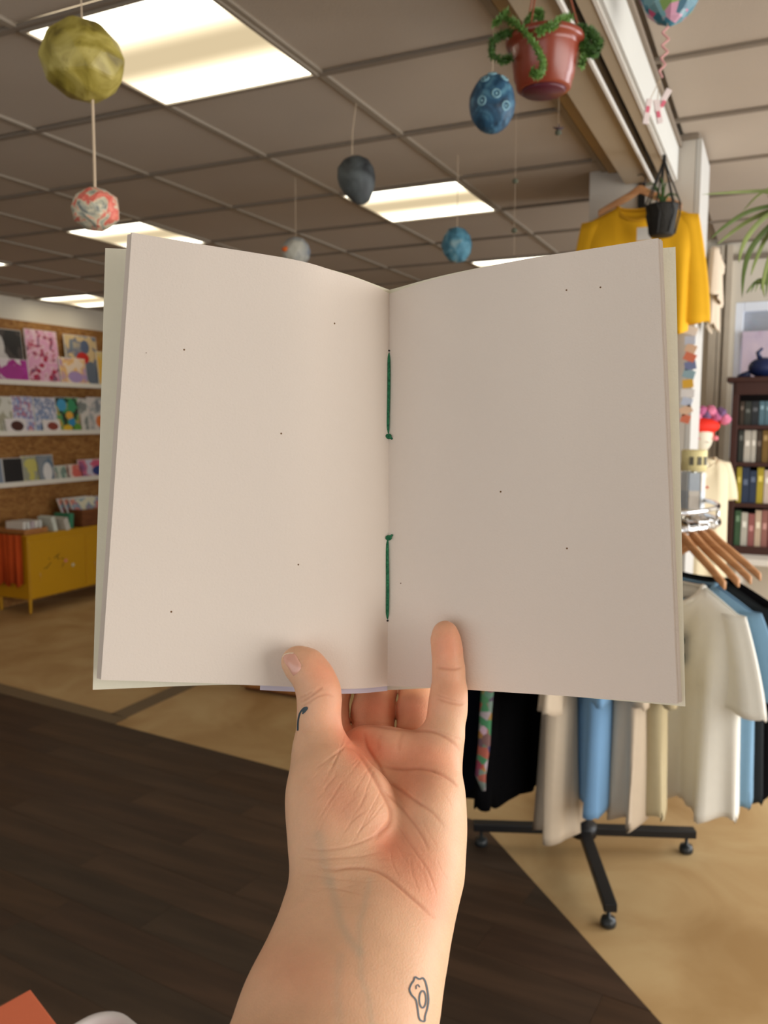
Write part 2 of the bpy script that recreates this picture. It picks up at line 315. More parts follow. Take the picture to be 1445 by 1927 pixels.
    md = new(); chain(md, [(704, 1422, .418, 35), (702, 1385, .4280, 38), (702, 1340, .4390, 39.5), (708, 1296, .4500, 37), (706, 1220, .4570, 36), (704, 1150, .4620, 33), (702, 1100, .465, 28)], .004)
    rg = new(); chain(rg, [(774, 1425, .416, 34), (783, 1385, .4265, 36), (786, 1335, .4370, 37.5), (790, 1296, .4480, 36), (794, 1225, .4550, 34), (796, 1160, .4590, 31), (797, 1115, .462, 26)], .004)
    pk = new(); chain(pk, [(823, 1428, .3990, 41), (834, 1385, .4010, 37), (842, 1338, .4050, 34), (845, 1299, .4080, 31), (844, 1258, .4095, 28), (841, 1222, .4100, 26.5), (838, 1198, .4105, 24), (837.5, 1190, .4108, 20.5)], .004)
    cone(pk, (843, 1320, .4045, 30), (843, 1316, .4045, 30), .004)
    # join: each finger blends with the palm, fingers stay apart from one another
    f = smin(palm, th, .005)
    for a, k in ((ix, .0025), (md, .0025), (rg, .0025), (pk, .006)):
        f = np.minimum(f, smin(palm, a, k))
    del palm, th, ix, md, rg, pk
    # surface nets
    s = f < 0; nx, ny, nz = shape
    corner = [(i, j, k) for i in (0, 1) for j in (0, 1) for k in (0, 1)]
    cnt = sum(s[i:nx-1+i, j:ny-1+j, k:nz-1+k].astype(np.int8) for i, j, k in corner)
    act = (cnt > 0) & (cnt < 8); idx = np.argwhere(act); vid = np.full(act.shape, -1, np.int32); vid[act] = np.arange(len(idx))
    acc = np.zeros((len(idx), 3), np.float64); num = np.zeros(len(idx))
    for c0 in corner:
        for ax in range(3):
            if c0[ax]: continue
            c1 = list(c0); c1[ax] = 1
            a = f[idx[:, 0]+c0[0], idx[:, 1]+c0[1], idx[:, 2]+c0[2]]; b = f[idx[:, 0]+c1[0], idx[:, 1]+c1[1], idx[:, 2]+c1[2]]
            m = (a < 0) != (b < 0); t = np.where(m, a/np.where(m, a-b, 1), 0)
            p = np.tile(np.array(c0, float), (len(idx), 1)); p[:, ax] += t; acc[m] += p[m]; num[m] += 1
    loc = idx+acc/num[:, None]
    quads = []
    for ax in range(3):
        sl0 = [slice(None)]*3; sl1 = [slice(None)]*3; sl0[ax] = slice(0, -1); sl1[ax] = slice(1, None)
        d = s[tuple(sl0)] != s[tuple(sl1)]; e = np.argwhere(d); o1, o2 = [(1, 2), (2, 0), (0, 1)][ax]
        ok = (e[:, o1] > 0) & (e[:, o2] > 0) & (e[:, o1] < act.shape[o1]) & (e[:, o2] < act.shape[o2]); e = e[ok]
        ins = s[e[:, 0], e[:, 1], e[:, 2]]
        q = []
        for a, b in ((0, 0), (1, 0), (1, 1), (0, 1)):
            c = e.copy(); c[:, o1] -= a; c[:, o2] -= b; q.append(vid[c[:, 0], c[:, 1], c[:, 2]])
        q = np.stack(q, 1); q[ins] = q[ins][:, ::-1]; quads.append(q)
    quads = np.concatenate(quads); quads = quads[(quads >= 0).all(1)]
    U = us[0]+loc[:, 0]*du_; V = vs[0]+loc[:, 1]*dv_; Wd = w0(V)+qs[0]+loc[:, 2]*dq_
    return np.stack([U, V, Wd], 1), quads[:, ::-1]
HV, HQ = build_hand()
# laplacian smoothing, one round of subdivision
def adj_smooth(V, Q, it, lam=.5):
    e = np.concatenate([Q[:, [0, 1]], Q[:, [1, 2]], Q[:, [2, 3]], Q[:, [3, 0]]]); e = np.concatenate([e, e[:, ::-1]])
    deg = np.bincount(e[:, 0], minlength=len(V))[:, None]
    for _ in range(it):
        a = np.stack([np.bincount(e[:, 0], weights=V[e[:, 1], k], minlength=len(V)) for k in range(3)], 1); V = V*(1-lam)+lam*a/np.maximum(deg, 1)
    return V
HV = adj_smooth(HV, HQ, 5)
def subdiv(V, Q):
    n = len(V); e = np.sort(np.concatenate([Q[:, [0, 1]], Q[:, [1, 2]], Q[:, [2, 3]], Q[:, [3, 0]]]), 1)
    ue, inv = np.unique(e, axis=0, return_inverse=True); inv = inv.reshape(4, -1).T
    em = (V[ue[:, 0]]+V[ue[:, 1]])/2; fm = V[Q].mean(1); NV = np.concatenate([V, em, fm]); ei = inv+n; fi = n+len(ue)+np.arange(len(Q))
    q = np.concatenate([np.stack([Q[:, k], ei[:, k], fi, ei[:, k-1]], 1) for k in range(4)]); return NV, q
vis = HV[:, 1] > -.215                                        # only the part near the book needs fine skin, but keep one surface
HV, HQ = subdiv(HV, HQ); HV = adj_smooth(HV, HQ, 2)
def vnormals(V, Q):
    fn = np.cross(V[Q[:, 2]]-V[Q[:, 0]], V[Q[:, 3]]-V[Q[:, 1]]); N = np.zeros_like(V)
    for k in range(4): 
        for a in range(3): N[:, a] += np.bincount(Q[:, k], weights=fn[:, a], minlength=len(V))
    return N/np.maximum(np.linalg.norm(N, axis=1, keepdims=True), 1e-12)
NN = vnormals(HV, HQ)
pxs = 722.5+F*HV[:, 0]/HV[:, 2]; pys = 963.5-F*HV[:, 1]/HV[:, 2]
facing = -(NN*HV/np.linalg.norm(HV, axis=1, keepdims=True)).sum(1)
def Z6(*p): return [(480+x/3.141, 1140+y/3.141) for x, y in p]
def Z7(*p): return [(440+x/3.01, 1500+y/3.01) for x, y in p]
CREASE = [  # (photo points, depth mm, half width px)
 (Z6((735, 945), (800, 960), (880, 966), (960, 960), (1040, 972), (1110, 1000), (1165, 1035), (1200, 1070)), .85, 3.2),
 (Z6((625, 880), (665, 945), (700, 1010), (735, 1065), (800, 1110), (880, 1165), (960, 1215), (1030, 1275), (1085, 1340)), .0, 2.2),
 (Z6((640, 745), (660, 830), (700, 900), (735, 950), (770, 1015), (830, 1070), (890, 1110), (960, 1160), (1040, 1215), (1120, 1310)), .8, 3.2),
 (Z6((530, 832), (590, 850), (640, 910), (690, 990), (740, 1080), (790, 1170), (805, 1230), (790, 1290), (740, 1340), (700, 1385)), 1.1, 4.2),
 (Z6((740, 1075), (800, 1130), (870, 1200), (940, 1290), (990, 1370), (1025, 1445)), .55, 2.8),
 (Z6((520, 690), (600, 702), (700, 708), (760, 718), (830, 727), (930, 735), (1040, 742), (1110, 770), (1170, 812), (1215, 865)), .8, 3.0),
 (Z6((560, 670), (600, 690), (700, 690), (800, 700), (825, 718)), .3, 2), (Z6((1065, 365), (1120, 372), (1180, 375), (1228, 362)), .55, 2.6), (Z6((1070, 545), (1130, 568), (1190, 580), (1245, 580)), .5, 2.6),
 (Z6((1065, 520), (1130, 545), (1245, 575)), .25, 2), (Z6((1045, 735), (1100, 745), (1170, 770), (1225, 800)), .25, 2),
 (Z6((360, 960), (420, 920), (480, 870), (530, 830)), .35, 2), (Z6((265, 570), (320, 540), (370, 500), (400, 480)), .5, 2.5), (Z6((262, 545), (300, 530), (340, 505)), .4, 2), (Z6((270, 600), (310, 575), (360, 540), (420, 525), (470, 540)), .4, 2.2),
 (Z6((850, 860), (850, 800), (880, 745)), .3, 4), (Z6((730, 860), (725, 800), (745, 760)), .22, 4), (Z6((1030, 960), (1080, 1000), (1140, 1020), (1190, 1060)), .25, 2),
 (Z7((1280, 240), (1240, 270), (1200, 300)), .0, 2),
 (Z7((470, 400), (560, 412), (650, 402), (740, 402), (820, 425), (890, 470), (960, 530), (1040, 600), (1100, 655), (1150, 690)), .7, 3.2),
 (Z7((380, 345), (480, 352), (600, 345), (720, 335), (830, 310)), .35, 2.2), (Z7((400, 290), (500, 300), (600, 290), (700, 262), (800, 215), (880, 130)), .4, 2.4),
 (Z7((470, 520), (560, 515), (650, 535), (740, 555)), .3, 2), (Z7((380, 440), (500, 450), (620, 470), (760, 478)), .22, 1.8),
 (Z7((920, 150), (980, 240), (1040, 330), (1100, 420), (1150, 560)), .35, 2.2), (Z7((890, 300), (900, 380), (940, 460)), .2, 1.8), (Z7((1000, 340), (1010, 430), (1050, 540)), .2, 1.8), (Z7((1070, 380), (1080, 460), (1110, 540)), .15, 1.8)]
rs_ = np.random.RandomState(3)
for k in range(26):   # fine oblique creases over the thumb mound
    cx, cy = 590+rs_.rand()*120, 1400+rs_.rand()*160; L_ = 14+rs_.rand()*34; a = math.radians(-52+rs_.randn()*8)
    CREASE.append(([(cx-math.cos(a)*L_, cy-math.sin(a)*L_), (cx+rs_.randn()*3, cy+rs_.randn()*3), (cx+math.cos(a)*L_, cy+math.sin(a)*L_)], .12+rs_.rand()*.14, 1.7))
for k in range(16):   # heel of the hand and below the little finger
    cx, cy = 745+rs_.rand()*95, 1490+rs_.rand()*170; L_ = 10+rs_.rand()*26; a = math.radians(60+rs_.randn()*10)
    CREASE.append(([(cx-math.cos(a)*L_, cy-math.sin(a)*L_), (cx+rs_.randn()*3, cy+rs_.randn()*2), (cx+math.cos(a)*L_, cy+math.sin(a)*L_)], .08+rs_.rand()*.10, 1.7))
for k in range(22):   # wrist wrinkles
    cx, cy = 585+rs_.rand()*190, 1600+rs_.rand()*110; L_ = 12+rs_.rand()*30; a = math.radians(rs_.randn()*7+5)
    CREASE.append(([(cx-math.cos(a)*L_, cy-math.sin(a)*L_), (cx, cy+rs_.randn()*2), (cx+math.cos(a)*L_, cy+math.sin(a)*L_)], .06+rs_.rand()*.08, 1.5))
disp = np.zeros(len(HV)); red = np.zeros(len(HV))
front = np.where((facing > .12) & (HV[:, 1] > -.24))[0]; fx, fy = pxs[front], pys[front]
for pts, A, wd in CREASE:
    if A <= 0: continue
    pts = np.array(pts); pts2 = [pts[0]]
    for i in range(len(pts)-1):      # smooth with midpoints (Catmull-Rom)
        p0, p1, p2, p3 = pts[max(i-1, 0)], pts[i], pts[i+1], pts[min(i+2, len(pts)-1)]
        for t in (.25, .5, .75, 1): pts2.append(.5*((2*p1)+(-p0+p2)*t+(2*p0-5*p1+4*p2-p3)*t*t+(-p0+3*p1-3*p2+p3)*t**3))
    pts2 = np.array(pts2); m = (fx > pts2[:, 0].min()-12) & (fx < pts2[:, 0].max()+12) & (fy > pts2[:, 1].min()-12) & (fy < pts2[:, 1].max()+12)
    ii = np.where(m)[0]
    if not len(ii): continue
    X_, Y_ = fx[ii], fy[ii]; best = np.full(len(ii), 1e9); tt = np.zeros(len(ii)); N_ = len(pts2)-1
    for i in range(N_):
        a, b = pts2[i], pts2[i+1]; ab = b-a; t = np.clip(((X_-a[0])*ab[0]+(Y_-a[1])*ab[1])/(ab@ab+1e-9), 0, 1); d = np.hypot(X_-a[0]-t*ab[0], Y_-a[1]-t*ab[1]); u = d < best; best[u] = d[u]; tt[u] = (i+t[u])/N_
    fade = np.clip(np.minimum(tt, 1-tt)*5, .0, 1)**.7
    gsn = np.exp(-(best/wd)**2)*fade; shoulder = np.exp(-((best-wd*2.2)/(wd*1.3))**2)*fade
    np.add.at(disp, front[ii], A*.00062*(-gsn+.12*shoulder)); np.maximum.at(red, front[ii], gsn*min(1, A*1.3))
fadef = np.clip((facing-.12)/.25, 0, 1)
HV = HV+NN*(disp*fadef)[:, None]
# skin tone: pale cream, rosier on the pads, knuckles, finger ends and heel of the hand
def blob(x, y, rx, ry, a=0):
    c, s_ = math.cos(math.radians(a)), math.sin(math.radians(a)); dx, dy = pxs-x, pys-y; return np.exp(-(((dx*c+dy*s_)/rx)**2+((-dx*s_+dy*c)/ry)**2))
tone = .12*np.ones(len(HV))
for b in [(705, 1330, 45, 45, 0, .75), (780, 1335, 38, 45, 0, .55), (846, 1215, 36, 48, 0, .6), (850, 1300, 30, 40, 0, .35), (607, 1262, 46, 36, 40, .5), (690, 1400, 60, 26, 30, .75), (800, 1420, 70, 36, 10, .55), (670, 1420, 40, 26, 50, .6), (775, 1480, 60, 40, 0, .45), (640, 1340, 60, 60, 0, .25),
          (775, 1620, 55, 75, -15, .6), (725, 1590, 30, 40, 0, .5), (650, 1520, 60, 50, -40, .3), (630, 1480, 50, 50, 0, .25), (560, 1830, 90, 60, 20, .28), (820, 1700, 30, 60, 0, .3)]:
    tone = tone+blob(*b[:5])*b[5]
tone = np.clip(tone+rs_.randn(len(HV))*.015, 0, 1)[:, None]
pale = np.array(lin((228, 187, 152))); rosy = np.array(lin((229, 145, 112))); deep = np.array(lin((176, 96, 66))); vein = np.array(lin((186, 172, 150)))
colr = pale*(1-tone)+rosy*tone; colr = colr*(1-.42*red[:, None])+deep*.42*red[:, None]
def polyd(pts):
    pts = np.array(pts, float); best = np.full(len(HV), 1e9)
    for a, b in zip(pts[:-1], pts[1:]):
        ab = b-a; t = np.clip(((pxs-a[0])*ab[0]+(pys-a[1])*ab[1])/(ab@ab+1e-9), 0, 1); best = np.minimum(best, np.hypot(pxs-a[0]-t*ab[0], pys-a[1]-t*ab[1]))
    return best
for pts, wd, st in [(Z7((545, 480), (580, 600), (610, 720), (650, 800), (710, 880)), 10, .36), (Z7((770, 470), (740, 620), (710, 720), (715, 860), (720, 1030), (760, 1120), (780, 1285)), 7, .28), (Z7((480, 220), (500, 320), (540, 480)), 11, .3), (Z7((600, 1285), (585, 1100), (600, 900)), 9, .22)]:
    k = (np.exp(-(polyd(pts)/wd)**2)*st)[:, None]; colr = colr*(1-k)+vein*k
SKIN = bpy.data.materials.new('skin'); SKIN.use_nodes = True
n = SKIN.node_tree.nodes; L = SKIN.node_tree.links; b = n['Principled BSDF']
at = n.new('ShaderNodeAttribute'); at.attribute_name = 'tone'; tc = n.new('ShaderNodeTexCoord'); nz = n.new('ShaderNodeTexNoise'); nz.inputs['Scale'].default_value = 140; nz.inputs['Detail'].default_value = 4; L.new(tc.outputs['Object'], nz.inputs['Vector'])
nz.inputs['Scale'].default_value = 75; nz.inputs['Roughness'].default_value = .7
mm = n.new('ShaderNodeMapRange'); mm.inputs[1].default_value = .25; mm.inputs[2].default_value = .75; mm.inputs[3].default_value = .93; mm.inputs[4].default_value = 1.06; L.new(nz.outputs['Fac'], mm.inputs[0]); vm = n.new('ShaderNodeVectorMath'); vm.operation = 'SCALE'; L.new(at.outputs['Color'], vm.inputs[0]); L.new(mm.outputs[0], vm.inputs['Scale']); L.new(vm.outputs[0], b.inputs['Base Color'])
b.inputs['Roughness'].default_value = .5; b.inputs['Specular IOR Level'].default_value = .35; b.inputs['Subsurface Weight'].default_value = .25; b.inputs['Subsurface Radius'].default_value = (1, .35, .2); b.inputs['Subsurface Scale'].default_value = .004
n2 = n.new('ShaderNodeTexVoronoi'); n2.inputs['Scale'].default_value = 1100; L.new(tc.outputs['Object'], n2.inputs['Vector']); bp = n.new('ShaderNodeBump'); bp.inputs['Strength'].default_value = .22; bp.inputs['Distance'].default_value = .0004; L.new(n2.outputs['Distance'], bp.inputs['Height']); L.new(bp.outputs[0], b.inputs['Normal'])
hand_org = cam2w(-.01, -.16, .37)
Mc = np.array([[RT.x, UP.x, FW.x], [RT.y, UP.y, FW.y], [RT.z, UP.z, FW.z]]); HW = HV@Mc.T+np.array(O)
me = bpy.data.meshes.new('hand'); Vl = HW-np.array(hand_org)
me.vertices.add(len(Vl)); me.vertices.foreach_set('co', Vl.astype(np.float32).ravel()); me.loops.add(HQ.size); me.loops.foreach_set('vertex_index', HQ.astype(np.int32).ravel()); me.polygons.add(len(HQ)); me.polygons.foreach_set('loop_start', np.arange(0, HQ.size, 4, dtype=np.int32)); me.update(calc_edges=True); me.validate()
me.polygons.foreach_set('use_smooth', [True]*len(me.polygons)); me.materials.append(SKIN)
ca = me.color_attributes.new('tone', 'FLOAT_COLOR', 'POINT'); ca.data.foreach_set('color', np.concatenate([colr, np.ones((len(colr), 1))], 1).astype(np.float32).ravel())
hand = bpy.data.objects.new('hand', me); hand.location = hand_org
link(hand, None, label="person's pale bare left hand and forearm with small tattoos holding up the open notebook", category='hand')
bvh = BVHTree.FromPolygons([Vector(v) for v in HW.tolist()], HQ.tolist())
def on_skin(x, y, off):
    d = (P(x, y, 1)-O).normalized(); h = bvh.ray_cast(O, d)
    if h[0] is None: return None
    nrm = h[1] if h[1].dot(d) < 0 else -h[1]; return h[0]+nrm*off-hand_org, nrm
INK = mat((62, 76, 84), .55, var=.15, scale=300, name='tattoo_ink')
def tattoo(name, pts, wpx, closed=False, lab=None):
    pts = [Vector(p) for p in pts]; 
    if closed: pts = pts+[pts[0]]
    q = []
    for i in range(len(pts)-1):
        p0 = pts[i-1] if i else (pts[-2] if closed else pts[0]); p3 = pts[i+2] if i+2 < len(pts) else (pts[1] if closed else pts[-1]); p1, p2 = pts[i], pts[i+1]
        for k in range(5): t = k/5; q.append(.5*((2*p1)+(-p0+p2)*t+(2*p0-5*p1+4*p2-p3)*t*t+(-p0+3*p1-3*p2+p3)*t**3))
    q.append(pts[-1]); V = []; Fc = []; prev = False
    for i, p in enumerate(q):
        t = (q[min(i+1, len(q)-1)]-q[max(i-1, 0)]).normalized(); s_ = Vector((-t.y, t.x))*wpx/2
        a, c = on_skin(p.x+s_.x, p.y+s_.y, .00018), on_skin(p.x-s_.x, p.y-s_.y, .00018)
        if a is None or c is None: prev = False; continue
        V += [a[0], c[0]]
        if prev: k = len(V); Fc.append((k-4, k-3, k-1, k-2))
        prev = True
    pr = {'label': lab} if lab else {}
    return mesh(name, V, Fc, INK, hand, **pr)
tattoo('tattoo', Z7((1025, 1020), (1050, 1032), (1070, 1026), (1085, 1050), (1096, 1100), (1101, 1150), (1095, 1195), (1082, 1240), (1078, 1270), (1050, 1258), (1040, 1200), (1030, 1150), (1005, 1120), (994, 1090), (1005, 1058), (1018, 1040)), 3.2, True, 'grey outline flower tattoo on the wrist')
tattoo('tattoo', Z7(*[(1068+19*math.cos(a), 1146+48*math.sin(a)) for a in [k*PI/6 for k in range(12)]]), 3.0, True, 'small oval tattoo ring inside the flower')
tattoo('tattoo', Z7((1033, 1088), (1031, 1072), (1042, 1064), (1052, 1078)), 2.2)
def Z4(*p): return [(500+x/6.57, 1200+y/6.57) for x, y in p]
tattoo('tattoo', Z4((516, 862), (480, 868), (445, 900), (418, 955), (402, 1040), (398, 1150)), 3.0, False, 'grey leaf sprig tattoo at the base of the thumb'); tattoo('tattoo', Z4((516, 862), (500, 895), (455, 940)), 3.4); tattoo('tattoo', Z4((500, 870), (478, 890), (455, 915)), 5.0)
# thumbnail: a curved plate lying on the skin
nail = Z4((213, 245), (228, 218), (255, 203), (300, 193), (345, 194), (372, 212), (395, 250), (415, 292), (440, 335), (438, 380), (405, 425), (372, 455), (342, 472), (320, 440), (295, 395), (262, 345), (232, 305))
def nail_part(name, ring, c, off, m):
    V = [on_skin(c[0], c[1], off*1.8)[0]]; N_ = len(ring); Fc = []
    for k, s_ in enumerate((.35, .65, .88, 1.0)):
        for p in ring:
            h = on_skin(c[0]+(p[0]-c[0])*s_, c[1]+(p[1]-c[1])*s_, off*(1.8, 1.7, 1.4, .4)[k]); V.append(h[0] if h else V[-1])
    for i in range(N_): Fc.append((0, 1+i, 1+(i+1) % N_))
    for k in range(3):
        for i in range(N_): Fc.append((1+k*N_+i, 1+(k+1)*N_+i, 1+(k+1)*N_+(i+1) % N_, 1+k*N_+(i+1) % N_))
    return mesh(name, V, Fc, m, hand, True)
NAILM = mat((226, 170, 150), .22, var=.06, scale=80, spec=.6)
nail_part('thumbnail', nail, (549, 1249), .0003, NAILM)
tattoo_m = INK; INK = mat((236, 214, 186), .3, var=.03); tattoo('nail_edge', Z4((215, 245), (232, 218), (258, 205), (300, 195), (345, 196)), 2.6); INK = tattoo_m
# ------------------------------------------------------------------ the notebook
PAPER = bpy.data.materials.new('recycled_paper'); PAPER.use_nodes = True
n = PAPER.node_tree.nodes; L = PAPER.node_tree.links; b = n['Principled BSDF']; b.inputs['Roughness'].default_value = .95; b.inputs['Specular IOR Level'].default_value = .1
tc = n.new('ShaderNodeTexCoord'); nz = n.new('ShaderNodeTexNoise'); nz.inputs['Scale'].default_value = 900; nz.inputs['Detail'].default_value = 5; L.new(tc.outputs['Object'], nz.inputs['Vector'])
bp = n.new('ShaderNodeBump'); bp.inputs['Strength'].default_value = .5; bp.inputs['Distance'].default_value = .0003; L.new(nz.outputs['Fac'], bp.inputs['Height']); L.new(bp.outputs[0], b.inputs['Normal'])
vo = n.new('ShaderNodeTexVoronoi'); vo.inputs['Scale'].default_value = 60; L.new(tc.outputs['Object'], vo.inputs['Vector']); sp_ = n.new('ShaderNodeSeparateColor'); L.new(vo.outputs['Color'], sp_.inputs[0])
lt = n.new('ShaderNodeMath'); lt.operation = 'LESS_THAN'; lt.inputs[1].default_value = .028; L.new(vo.outputs['Distance'], lt.inputs[0]); l2 = n.new('ShaderNodeMath'); l2.operation = 'LESS_THAN'; l2.inputs[1].default_value = .6; L.new(sp_.outputs[0], l2.inputs[0]); mu = n.new('ShaderNodeMath'); mu.operation = 'MULTIPLY'; L.new(lt.outputs[0], mu.inputs[0]); L.new(l2.outputs[0], mu.inputs[1])
mx = n.new('ShaderNodeMix'); mx.data_type = 'RGBA'; mx.inputs[6].default_value = lin((228, 216, 204))+(1,); mx.inputs[7].default_value = lin((120, 92, 66))+(1,); L.new(mu.outputs[0], mx.inputs[0]); L.new(mx.outputs[2], b.inputs['Base Color'])
COVER = mat((234, 228, 206), .8, var=.02, scale=200, bump=.05, bscale=600); ENDP = mat((214, 208, 222), .85, var=.02, scale=100)
def U_(x, y, d): return np.array([(x-722.5)/F*d, -(y-963.5)/F*d, d])
def cr(pts, m=16):
    pts = [np.array(p, float) for p in pts]; out = [pts[0]]
    for i in range(len(pts)-1):
        p0 = pts[i-1] if i else 2*pts[0]-pts[1]; p3 = pts[i+2] if i+2 < len(pts) else 2*pts[-1]-pts[-2]; p1, p2 = pts[i], pts[i+1]
        for k in range(1, m+1): t = k/m; out.append(.5*((2*p1)+(-p0+p2)*t+(2*p0-5*p1+4*p2-p3)*t*t+(-p0+3*p1-3*p2+p3)*t**3))
    return np.array(out)
def resample(c, m):
    s_ = np.concatenate([[0], np.cumsum(np.linalg.norm(np.diff(c, axis=0), axis=1))]); t = np.linspace(0, s_[-1], m); return np.stack([np.interp(t, s_, c[:, k]) for k in range(3)], 1)
NR = 48
topL = resample(cr([U_(733, 552.5, .455), U_(690, 531, .4385), U_(640, 514, .4250), U_(560, 490, .4118), U_(387, 461, .4036), U_(248, 437.5, .400)]), NR)
botL = resample(cr([U_(729, 1291, .430), U_(690, 1295, .4215), U_(640, 1296.5, .4135), U_(560, 1293, .4070), U_(400, 1286, .397), U_(190, 1279.5, .383)]), NR)
topR = resample(cr([U_(733, 552.5, .455), U_(800, 530, .4365), U_(896, 506, .4167), U_(997, 486, .4038), U_(1100, 470, .395), U_(1238, 448, .3838)]), NR)
botR = resample(cr([U_(729, 1291, .430), U_(775, 1292.5, .4265), U_(820, 1294, .4215), U_(878, 1298, .4138), U_(1080, 1311, .3897), U_(1274.5, 1324.5, .365)]), NR)
nb_org = cam2w(0, .01, .42)
notebook = empty('notebook', nb_org, label='open blank hand-stitched notebook with pale pages and green thread held up in front', category='notebook')
def sheet(name, top, bot, m, thick, off=(0, 0, 0), outer=(0, 0, 0), parent=None, cut=None, rows=14, **pr):
    """off: shift at the spine, outer: extra shift growing to the fore edge (camera-frame metres); back side thickened away from the viewer"""
    V = []; Fc = []; mN = len(top) if cut is None else int(len(top)*cut); ts = np.linspace(0, 1, len(top))[:mN]
    for side in (0, 1):
        for j in range(rows):
            a = j/(rows-1)
            for i in range(mN):
                s_ = ts[i]; p = top[i]*(1-a)+bot[i]*a+np.array(off)+np.array(outer)*s_
                p = p+np.array([0, (1-2*a)*EXT, 0]); p = p*(1+side*thick/p[2])
                V.append(cam2w(*p)-nb_org)
    nn = rows*mN
    for j in range(rows-1):
        for i in range(mN-1):
            a_ = j*mN+i; Fc.append((a_, a_+1, a_+mN+1, a_+mN)); Fc.append((nn+a_, nn+a_+mN, nn+a_+mN+1, nn+a_+1))
    rim = [i for i in range(mN)]+[j*mN+mN-1 for j in range(1, rows)]+[(rows-1)*mN+i for i in range(mN-2, -1, -1)]+[j*mN for j in range(rows-2, 0, -1)]
    nr_ = len(rim); base_ = len(V); V += [V[r_] for r_ in rim]+[V[r_+nn] for r_ in rim]
    for k in range(nr_): k2 = (k+1) % nr_; Fc.append((base_+k, base_+k+nr_, base_+k2+nr_, base_+k2))
    return mesh(name, V, Fc, m, notebook, True, **pr)
EXT = 0
NL = 7
for sd, tp, bt in ((-1, topL, botL), (1, topR, botR)):
    for k in range(NL):
        j1, j2 = random.uniform(-.0002, .0002), random.uniform(-.0002, .0002)
        o = sheet('page', tp, bt, PAPER, .00016, (0, 0, k*.00036), (sd*(.00060*k+(j1 if k else 0)), (j2 if k else 0), .0003*k))
EXT = .0021
coverL_t = resample(cr([U_(733, 552.5, .4595), topL[14]+[0, 0, .0065], topL[28]+[0, .0, .0085], U_(198, 467, .414)+np.array([0, -.0021, 0])]), NR)
coverL_b = resample(cr([U_(729, 1291, .4345), botL[14]+[0, 0, .0065], botL[28]+[0, 0, .0080], U_(174.5, 1298, .394)+np.array([0, .0021, 0])]), NR)
coverR_t = resample(cr([U_(733, 552.5, .4595), topR[14]+[0, 0, .0055], topR[28]+[0, -.001, .0070], U_(1271, 464.5, .3985)+np.array([0, -.0021, 0])]), NR)
coverR_b = resample(cr([U_(729, 1291, .4345), botR[14]+[0, 0.0020, .0055], botR[28]+[0, .0012, .0055], U_(1289.5, 1329.5, .3700)+np.array([0, .0021, 0])]), NR)
sheet('cover', coverL_t, coverL_b, COVER, .0004, label='left cover flap, cream card'); sheet('cover', coverR_t, coverR_b, COVER, .0004, label='right cover flap, cream card')
EXT = .0016
sheet('endpaper', topL, botL, ENDP, .00015, (0, -.0016, .0036), (0, 0, .001), cut=.50, label='pale lilac stub under the left pages')
# creased sewing along the fold
THREAD = ramp_mat('green_thread', [(.35, (22, 84, 58)), (.65, (52, 128, 88))], 900, 3, .8, .3, (1, 1, 1))
def onspine(y, dz=0, dx=0):
    a = (y-552.5)/(1291-552.5); x = 733-4*a; d = .455+(.430-.455)*a; return cam2w(*U_(x+dx, y, d+dz))-nb_org
def stitch(ya, yb, knot, kx, tail):
    pts = []; rs2 = []
    for i in range(25):
        t = i/24; y = ya+(yb-ya)*t; pts.append(onspine(y, -.0012+.0014*(abs(2*t-1)**8), math.sin(t*5)*.7-1.2)); rs2.append(.00085*(.45+.55*min(1, min(t, 1-t)*14)))
    g_ = G().tube(pts, rs2, 10); g_.go('thread', THREAD, notebook, True)
    g2 = G(); c = onspine(knot, -.0016, kx)
    for k in range(3): g2.tube([c+(RT*math.cos(a+k)+UP*math.sin(a+k)*(.8 if k else .4))*.0011+FW*math.sin(a*2+k)*.0006 for a in [j*PI/5 for j in range(11)]], .0006, 7)
    g2.tube(bez(c, c+RT*.001+UP*tail*.0006, c+RT*.0014+UP*tail*.0012-FW*.0004, c+RT*.0020+UP*tail*.0014, 6), .0006, 7); g2.go('knot', THREAD, notebook, True)
stitch(662, 820, 821, -.5, -1); stitch(1167, 1012, 1012, .8, 1)
for y in (660, 1168): G().ell(onspine(y, -.0006, -.5), (.0006, .0006, .0005), 2).go('stitch_hole', DARK, notebook, True)
# ------------------------------------------------------------------ hanging paper balls
def hang_string(parent, z_from, z_to, r=.0012, m=None, dx=0):
    return G().tube([(0, 0, z_from), (dx*.4, 0, (z_from+z_to)/2), (dx, 0, z_to)], r, 6).go('string', m or STRING, parent)
def paper_ball(c, r, m, lb, rz=1.0, facet=1, jit=.05, extra=None, ceil=ZC, string=True, squash=1, sm=False):
    t = empty('paper_ball', c, label=lb, category='hanging ornament', group='papier-mache balls hanging from the ceiling')
    bm = bmesh.new(); bmesh.ops.create_icosphere(bm, subdivisions=facet, radius=1)
    for v in bm.verts: v.co = Vector((v.co.x*r*squash, v.co.y*r*squash, v.co.z*r*rz))*(1+random.uniform(-jit, jit))
    bmesh.ops.bevel(bm, geom=bm.edges[:], offset=r*.03, segments=1, affect='EDGES')
    G().bm(bm).go('shell', m, t, sm)
    if string: hang_string(t, r*rz*.93, ceil-c[2])
    if extra: extra(t, r, rz)
    return t
YEL = ramp_mat('yellow_green_papier_mache', [(.3, (98, 84, 22)), (.45, (148, 134, 56)), (.6, (174, 160, 84)), (.75, (128, 112, 40))], 11, 5, .45, 2.0, bump=.25, spec=.5)
PNK = ramp_mat('painted_pink_paper', [(.28, (52, 62, 74)), (.38, (150, 152, 140)), (.47, (206, 198, 170)), (.54, (206, 92, 80)), (.66, (220, 130, 112))], 34, 4, .5, 1.4, bump=.2)
